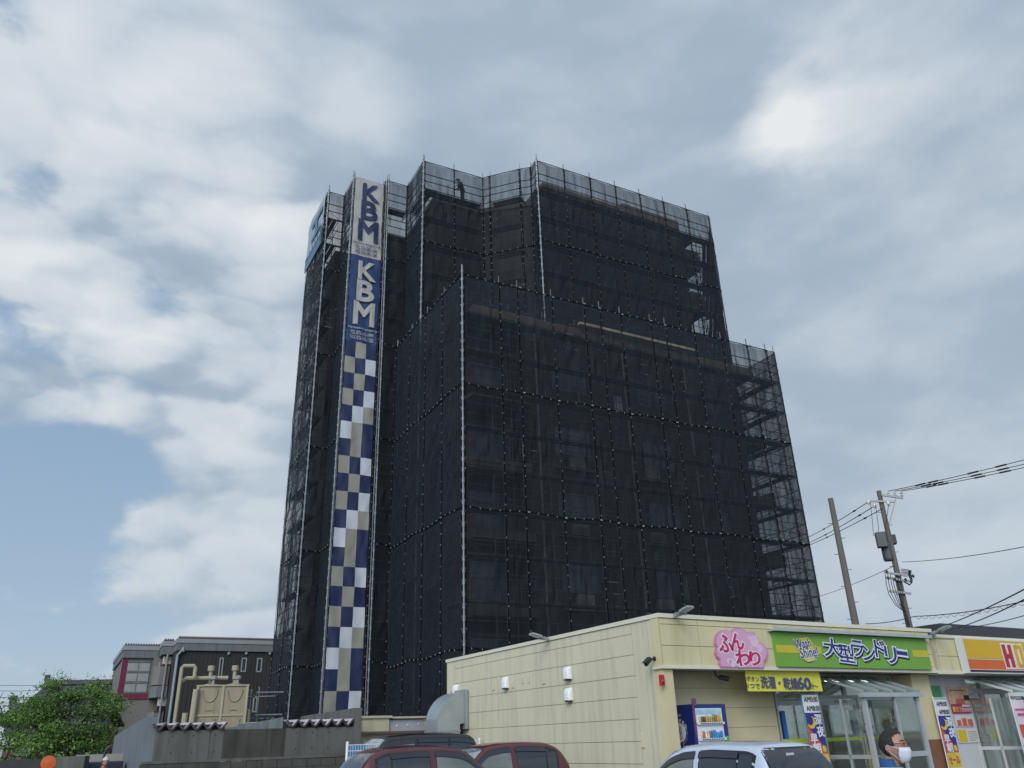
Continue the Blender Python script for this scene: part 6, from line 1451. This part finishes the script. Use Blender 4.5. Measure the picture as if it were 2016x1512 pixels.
    def back_patch(z0, z1, off, m_, nz=8, ny=12):
        pts = []
        for i in range(nz+1):
            z = z0+(z1-z0)*i/nz; wy = sy(L0_+.3, max(z, belt))-m_
            for j in range(ny+1):
                y = wy*(2*j/ny-1); h = hit((-5, y, z), (1, 0, 0)); pts.append(F.p((h.x if h else L0_+.3)-off, y, z))
        return pts, [(i*(ny+1)+j, (i+1)*(ny+1)+j, (i+1)*(ny+1)+j+1, i*(ny+1)+j+1) for i in range(nz) for j in range(ny)]
    q = MB(); p, f = back_patch(rg[0], rg[1], .008, .09); q._add(p, f); q.build('rear_window', m_cg2, a, smooth=True)
    q = MB(); p, f = back_patch(rg[0]-.03, rg[1]+.025, .004, .065); q._add(p, f); q.build('rear_seal', m_trim, a, smooth=True)
    if sticker:
        h = hit((-5, .12, rg[1]-.07), (1, 0, 0)); q = MB(); q.bar(F.p(h.x-.012, .02, rg[1]-.075), F.p(h.x-.012, .17, rg[1]-.075), .004, .055); q.build('rear_sticker', m_lens, a)  # pale sticker strip near the top of the rear window
    if rails:
        for sd in (1, -1):
            y = sd*(sy(-.2, H)-.06); q = MB(); q.tube([F.p(L0_+.5, y, zt(L0_+.5)+.02), F.p(L0_+.7, y, H+.05), F.p(.2, y, H+.05), F.p(.5, y, zt(.5)+.02)], .02, 6); q.build('roof_rail', m_trim, a)
    q = MB(); q.box(F, L0_-.03, L0_+.1, -W*.44, W*.44, .25, .55); q.build('rear_bumper', paint, a, bevel=.03)
    q = MB(); q.box(F, L1_-.1, L1_+.02, -W*.40, W*.40, .22, .5); q.build('front_bumper', paint, a, bevel=.03)
    q = MB(); q.box(F, L0_-.04, L0_-.031, -.17, .17, .55, .72); q.build('number_plate', m_sw, a)
    return a
m_mar = mat('maroon paint', (.105, .022, .022), .35, .25, var=.08, coat=.7); m_mar2 = mat('dark maroon paint', (.090, .022, .022), .35, .25, var=.08, coat=.7); m_vanp = mat('black paint', (.010, .011, .012), .3, var=.1, coat=.6); m_sil = mat('silver blue paint', (.52, .58, .66), .32, .2, var=.04, coat=.8)
kei = [(-1.70, .55), (-1.68, .95), (-1.60, 1.12), (-1.45, 1.36), (-1.30, 1.50), (-1.05, 1.585), (-.5, 1.61), (.1, 1.60), (.45, 1.55), (.62, 1.46), (1.12, 1.02), (1.22, .97), (1.5, .90), (1.64, .78), (1.70, .5)]
ksides = [(-1.22, -.98, m_cg2), (-.95, -.22, m_cg2), (-.08, .78, m_cg3)]
car('maroon hatchback nearest the laundry side wall, windscreen facing left', (1009, 1471), 19.0, (-.15, .6, 1.55), 210.8, kei, 1.48, 1.0, m_mar, ksides, (.56, 1.10), (1.12, 1.46))
car('maroon hatchback parked rear outward, left of the other maroon car', (851, 1478), 16.2, (-.15, -.6, 1.55), 30.8, kei, 1.48, 1.0, m_mar2, ksides, (.56, 1.10), (1.08, 1.50))
vanp = [(-1.70, .6), (-1.69, 1.0), (-1.63, 1.3), (-1.55, 1.70), (-1.42, 1.80), (-1.0, 1.845), (0, 1.85), (.6, 1.81), (.78, 1.74), (1.28, 1.12), (1.4, 1.06), (1.6, .98), (1.68, .8), (1.70, .5)]
car('tall black minivan behind the maroon cars near the white fence', (740, 1464), 20.2, (.74, 0, 1.78), 210.8, vanp, 1.50, 1.08, m_vanp, [(-1.48, -.85, m_cg2), (-.78, -.05, m_cg2), (.05, .95, m_cg)], (.74, 1.26), (1.2, 1.66), name='parked_van')
hat = [(-1.68, .5), (-1.67, .85), (-1.60, 1.02), (-1.42, 1.30), (-1.27, 1.46), (-1.10, 1.505), (-.4, 1.53), (.2, 1.50), (.5, 1.42), (1.05, 1.02), (1.18, .96), (1.5, .86), (1.64, .7), (1.69, .45)]
car('silver hatchback in front of the vending machine, dark rear window to the right', (1489, 1478), 12.3, (-1.2, .52, 1.48), 120.6, hat, 1.48, .95, m_sil, [(-1.22, -.96, m_cg2), (-.93, -.18, m_cg2), (-.06, .85, m_cg3)], (.42, 1.02), (1.05, 1.43), sticker=True)
# ================================================================== people
def remeshed(mb, name, m, parent, vox, smooth_it=2):
    me = bpy.data.meshes.new(name); off = WL[parent]; me.from_pydata([p-off for p in mb.v], [], mb.f)
    bm = bmesh.new(); bm.from_mesh(me); bmesh.ops.recalc_face_normals(bm, faces=bm.faces); bm.to_mesh(me); bm.free()
    o = bpy.data.objects.new(name, me); COL.objects.link(o)
    r = o.modifiers.new('r', 'REMESH'); r.mode = 'VOXEL'; r.voxel_size = vox
    if smooth_it: s = o.modifiers.new('s', 'SMOOTH'); s.iterations = smooth_it; s.factor = .5
    dg = bpy.context.evaluated_depsgraph_get(); dg.update(); me2 = bpy.data.meshes.new_from_object(o.evaluated_get(dg)); o.modifiers.clear(); o.data = me2; bpy.data.meshes.remove(me)
    me2.materials.clear(); me2.materials.append(m); me2.polygons.foreach_set('use_smooth', [True]*len(me2.polygons)); o.parent = parent; WL[o] = off; return o
m_skin = mat('skin', (.36, .19, .125), .55, var=.12, scale=9); m_hair = mat('dark hair', (.018, .012, .010), .7, var=.4, scale=60, bump=.4, bscale=200); m_mask = mat('face mask', (.66, .68, .74), .8, var=.04)
def person(label, loc, heading, H, cols, lean=0.0, head_turn=0.0, arms='down', vox=.012, mask=False, glasses=False, hair='short', cap=None, helmet=None, collar=None, step=.0):
    F = Frame(loc, heading); zb = loc[2]; k = H/1.70
    a = thing('person', label, 'person', F.p(0, 0, zb))
    def P(x, y, z):
        x, y, z = x*k, y*k, z*k
        if z > .92*k: dz = z-.92*k; x, z = x+dz*sin(lean), .92*k+dz*cos(lean)
        return F.p(x, y, zb+z)
    hips = [(0, .09, .88), (0, -.09, .88)]; kn = [(.03+step, .095, .48), (.02-step*.4, -.095, .48)]; an = [(-.02+step, .1, .09), (-.05-step*1.2, -.1, .09)]
    sh = [(-.01, .185, 1.39), (-.01, -.185, 1.39)]
    if arms == 'down': el = [(-.03, .235, 1.10), (-.03, -.235, 1.10)]; wr2 = [(.05, .25, .86), (.05, -.25, .86)]
    elif arms == 'rail': el = [(.12, .24, 1.15), (.10, -.24, 1.15)]; wr2 = [(.36, .2, 1.05), (.36, -.2, 1.02)]
    def limbs(mb, g, hands=True, up=True, low=True):
        if low:
            for i in (0, 1):
                mb.tube([P(*hips[i]), P(*kn[i]), P(*an[i])], [(.085+g)*k, (.058+g)*k, (.042+g*1.3)*k], 10)
        if up:
            for i in (0, 1):
                mb.tube([P(*sh[i]), P(*el[i]), P(*wr2[i])], [(.052+g)*k, (.042+g)*k, (.030+g)*k], 9)
    def torso(mb, g, z0=.84, z1=1.44):
        sec = [(.82, .13, .10, 0), (.90, .165, .115, 0), (1.02, .15, .105, .005), (1.18, .165, .115, .01), (1.32, .185, .11, 0), (1.40, .165, .085, -.01), (1.45, .08, .06, -.012), (1.48, .058, .058, -.008)]
        sec = [s for s in sec if z0 <= s[0] <= z1]; rings = []
        for z, ry, rx, cx in sec: rings.append([P(cx+(rx+g)*cos(2*pi*j/16), (ry+g)*sin(2*pi*j/16), z) for j in range(16)])
        vs = [p for r in rings for p in r]; n = len(rings)
        mb._add(vs, [(i*16+j, i*16+(j+1) % 16, (i+1)*16+(j+1) % 16, (i+1)*16+j) for i in range(n-1) for j in range(16)]+[tuple(reversed(range(16))), tuple((n-1)*16+j for j in range(16))])
    # head in its own turned frame
    hc = P(.035, 0, 1.585); HF = Frame((hc.x, hc.y), heading+head_turn); hz = hc.z
    def HPt(x, y, z): return HF.p(x*k, y*k, hz+z*k)
    def headpt(th, ph, g=0.0):
        z = .118*sin(ph); c = cos(ph); rx, ry = .098*c, .079*c
        x, y = rx*cos(th), ry*sin(th)
        if z < 0:
            f = (-z/.118); x = x*(1-.18*f)+.022*f; y *= 1-.30*f*f
            if cos(th) < 0: x *= 1-.35*f
        if cos(th) > .3 and -.03 < z < .03: x += .004
        n = V((x/.0096, y/.0062, z/.0139)).normalized() if True else None
        return HPt(x+n.x*g, y+n.y*g, z+n.z*g)
    def headmesh(mb, g=0, test=None, nt=32, npz=24):
        vs = [headpt(2*pi*i/nt, -pi/2+pi*j/npz, g) for j in range(npz+1) for i in range(nt)]
        fs = []
        for j in range(npz):
            for i in range(nt):
                th = 2*pi*(i+.5)/nt; ph = -pi/2+pi*(j+.5)/npz
                if th > pi: th -= 2*pi
                if test is None or test(th, ph): fs.append((j*nt+i, j*nt+(i+1) % nt, (j+1)*nt+(i+1) % nt, (j+1)*nt+i))
        mb._add(vs, fs)
    mb = MB(); torso(mb, 0, .8, 1.5); limbs(mb, 0); headmesh(mb)
    mb.tube([P(-.01, 0, 1.40), P(.005, 0, 1.48), HPt(-.02, 0, -.05)], [.062*k, .056*k, .055*k], 12)
    mb.tube([HPt(.088, 0, .015), HPt(.108, 0, -.018), HPt(.115, 0, -.030), HPt(.095, 0, -.036)], [.008*k, .012*k, .014*k, .010*k], 8)
    for s in (1, -1):
        mb.ball(HPt(-.008, s*.080, -.012), .018*k, .008*k, .031*k, 10, 8, HF); mb.ball(HPt(.086, s*.032, .022), .016*k, .022*k, .008*k, 8, 6, HF)
    mb.ball(HPt(.090, 0, -.066), .012*k, .024*k, .008*k, 8, 6, HF)
    for i, s in ((0, 1), (1, -1)):
        w_ = V(wr2[i]); d = (w_-V(el[i])).normalized(); hd = w_+d*.05
        mb.tube([P(*w_), P(*(w_+d*.04)), P(*(w_+d*.095))], [.028*k, .034*k, .03*k], 9)
        for f in range(4):
            o = V((.026-.0175*f, 0, 0)); b0 = w_+d*.09+o; ln = (.065, .075, .07, .055)[f]; mb.tube([P(*b0), P(*(b0+d*ln*.5+V((.004, -s*.01, 0)))), P(*(b0+d*ln*.9+V((.008, -s*.028, 0))))], [.0095*k, .0085*k, .007*k], 6)
        t0 = w_+d*.04+V((.028, -s*.004, 0)); mb.tube([P(*t0), P(*(t0+d*.03+V((.022, -s*.012, 0)))), P(*(t0+d*.06+V((.025, -s*.02, 0))))], [.012*k, .010*k, .008*k], 6)
    for i in (0, 1):
        x, y, z = an[i]; mb.tube([P(x-.06, y, .045), P(x+.05, y, .05), P(x+.17, y, .03)], [.042*k, .045*k, .03*k], 9)
    remeshed(mb, 'body', m_skin, a, vox)
    mb = MB(); torso(mb, .022, .8, 1.46); limbs(mb, .018, low=False); remeshed(mb, 'jacket', cols[0], a, vox*1.1, 3)
    mb = MB(); torso(mb, .014, .8, .95); limbs(mb, .022, up=False); remeshed(mb, 'trousers', cols[1], a, vox*1.2, 3)
    mb = MB()
    for i in (0, 1):
        x, y, z = an[i]; mb.tube([P(x-.075, y, .045), P(x+.05, y, .05), P(x+.185, y, .032)], [.047*k, .05*k, .036*k], 10)
        q = MB(); q.v, q.f, q.mi = list(mb.v), list(mb.f), list(mb.mi); q.build('shoe', m_black, a, smooth=True); mb = MB()
    if collar:
        mb = MB(); n = 24
        for lay in range(1):
            pts = []
            for j in range(2):
                for i in range(n+1):
                    an_ = 2*pi*i/n; rr_ = (.068, .088)[1-j] if True else 0; z = (1.425, 1.505)[j]-(.05 if cos(an_) > .6 else 0)*(1 if j else .6)
                    pts.append(P(-.005+rr_*cos(an_)*1.02, rr_*sin(an_)*1.05, z))
            mb._add(pts, [(i, i+1, n+1+i+1, n+1+i) for i in range(n)])
        o = mb.build('collar', collar, a, smooth=True); sd_ = o.modifiers.new('solid', 'SOLIDIFY'); sd_.thickness = .006
    if hair:
        def htest(th, ph):
            at = abs(th); hl_ = .86 if at < .6 else (.80 if at < .95 else (.66 if at < 1.18 else (.08 if at < 1.48 else (.10 if at < 1.8 else -.55))))
            return ph > hl_
        mb = MB(); headmesh(mb, .006, htest, 112, 88); o = mb.build('hair', m_hair if hair == 'short' else hair, a, smooth=True)
        s_ = o.modifiers.new('solid', 'SOLIDIFY'); s_.thickness = .014*k; s_.offset = -1
        tx = bpy.data.textures.new('strand', 'CLOUDS'); tx.noise_scale = .02; dm = o.modifiers.new('strand', 'DISPLACE'); dm.texture = tx; dm.strength = .007; dm.mid_level = .4
    if mask:
        mb = MB(); vs = []; nx, ny = 22, 14
        for j in range(ny+1):
            for i in range(nx+1):
                th = -1.02+2.04*i/nx; f = j/ny; ph = -1.02+.98*f; half = 1-.22*abs(f-.45); th *= half
                g = .012+.018*exp(-(th*1.7)**2)*(sin(pi*min(1, f*1.02))**.7)+.0022*abs(((f*4.2) % 1)-.5)*(1 if f < .9 else 0)
                vs.append(headpt(th, ph, g))
        mb._add(vs, [(j*(nx+1)+i, j*(nx+1)+i+1, (j+1)*(nx+1)+i+1, (j+1)*(nx+1)+i) for j in range(ny) for i in range(nx)])
        o = mb.build('face_mask', m_mask, a, smooth=True); s_ = o.modifiers.new('solid', 'SOLIDIFY'); s_.thickness = .003
        for s in (1, -1):
            q = MB(); q.tube([headpt(s*.84, -.10, .012), headpt(s*1.3, .0, .006), HPt(-.004, s*.092, .014), HPt(-.02, s*.088, -.01), headpt(s*1.5, -.38, .007), headpt(s*.90, -.86, .012)], .0018, 5); q.build('ear_loop', m_mask, a)
    if glasses:
        m_gl = mat('spectacle frame', (.06, .035, .02), .4, .3)
        for s in (1, -1):
            q = MB(); q.tube([HPt(.112, s*.008, .024), HPt(.112, s*.056, .027), HPt(.098, s*.074, .024), HPt(-.004, s*.088, .016)], .0024, 5); q.tube([HPt(.112, s*.010, .024), HPt(.111, s*.014, .002), HPt(.109, s*.048, .0), HPt(.108, s*.06, .026)], .0012, 5); q.build('spectacles', m_gl, a)
    # brows
    for s in (1, -1):
        q = MB(); q.tube([headpt(s*.16, .33, .004), headpt(s*.4, .37, .004), headpt(s*.66, .30, .004)], [.0035, .0045, .002], 5); q.build('eyebrow', m_hair, a)
        q = MB(); q.tube([headpt(s*.24, .17, .003), headpt(s*.40, .19, .004), headpt(s*.58, .16, .003)], [.002, .0032, .002], 5); q.build('eye', m_hair, a)
    if cap:
        mb = MB(); headmesh(mb, .016, lambda th, ph: ph > .32); o = mb.build('cap', cap, a, smooth=True); s_ = o.modifiers.new('solid', 'SOLIDIFY'); s_.thickness = .01
    if helmet:
        mb = MB(); headmesh(mb, .03, lambda th, ph: ph > .30); o = mb.build('helmet', helmet, a, smooth=True); s_ = o.modifiers.new('solid', 'SOLIDIFY'); s_.thickness = .01
        q = MB(); q.grid(lambda i, j: headpt(-1+2*i/12, .30, .03+.05*j/2*cos((-1+2*i/12)*1.2)), 12, 2); o = q.build('helmet_brim', helmet, a); s_ = o.modifiers.new('solid', 'SOLIDIFY'); s_.thickness = .006
    return a
m_jk = mat('grey blue jacket', (.27, .31, .35), .85, var=.12, scale=14); m_trs = mat('dark trousers', (.03, .032, .045), .9); m_colr = mat('blue collar', (.015, .07, .20), .8)
m_wk = mat('dark workwear', (.020, .020, .024), .9); m_hel = mat('dark helmet', (.05, .05, .05), .4)
ph_ = atD(1757, 1470, 6.9)
person('man in a grey jacket with blue collar, white face mask and glasses', (ph_.x-.03, ph_.y, 0), -34, (ph_.z)/1.585*1.70, (m_jk, m_trs), head_turn=-14, vox=.008, mask=True, glasses=True, collar=m_colr, step=.12)
wp = FT.p(2.95, 6.25, HTOP-LIFT+.02)
person('worker in dark clothes leaning on the rail atop the tower scaffold', tuple(wp), 28.8+180, 1.66, (m_wk, m_wk), lean=.38, arms='rail', vox=.02, helmet=m_hel)
pc = atD(207, 1500, 25); person('person in a dark red top with a pale cap behind the concrete annex corner', (pc.x, pc.y, 0), -50, pc.z/1.585*1.7, (mat('dark red cloth', (.12, .01, .015), .9), m_trs), vox=.02, cap=mat('pale cap', (.5, .46, .44), .8))
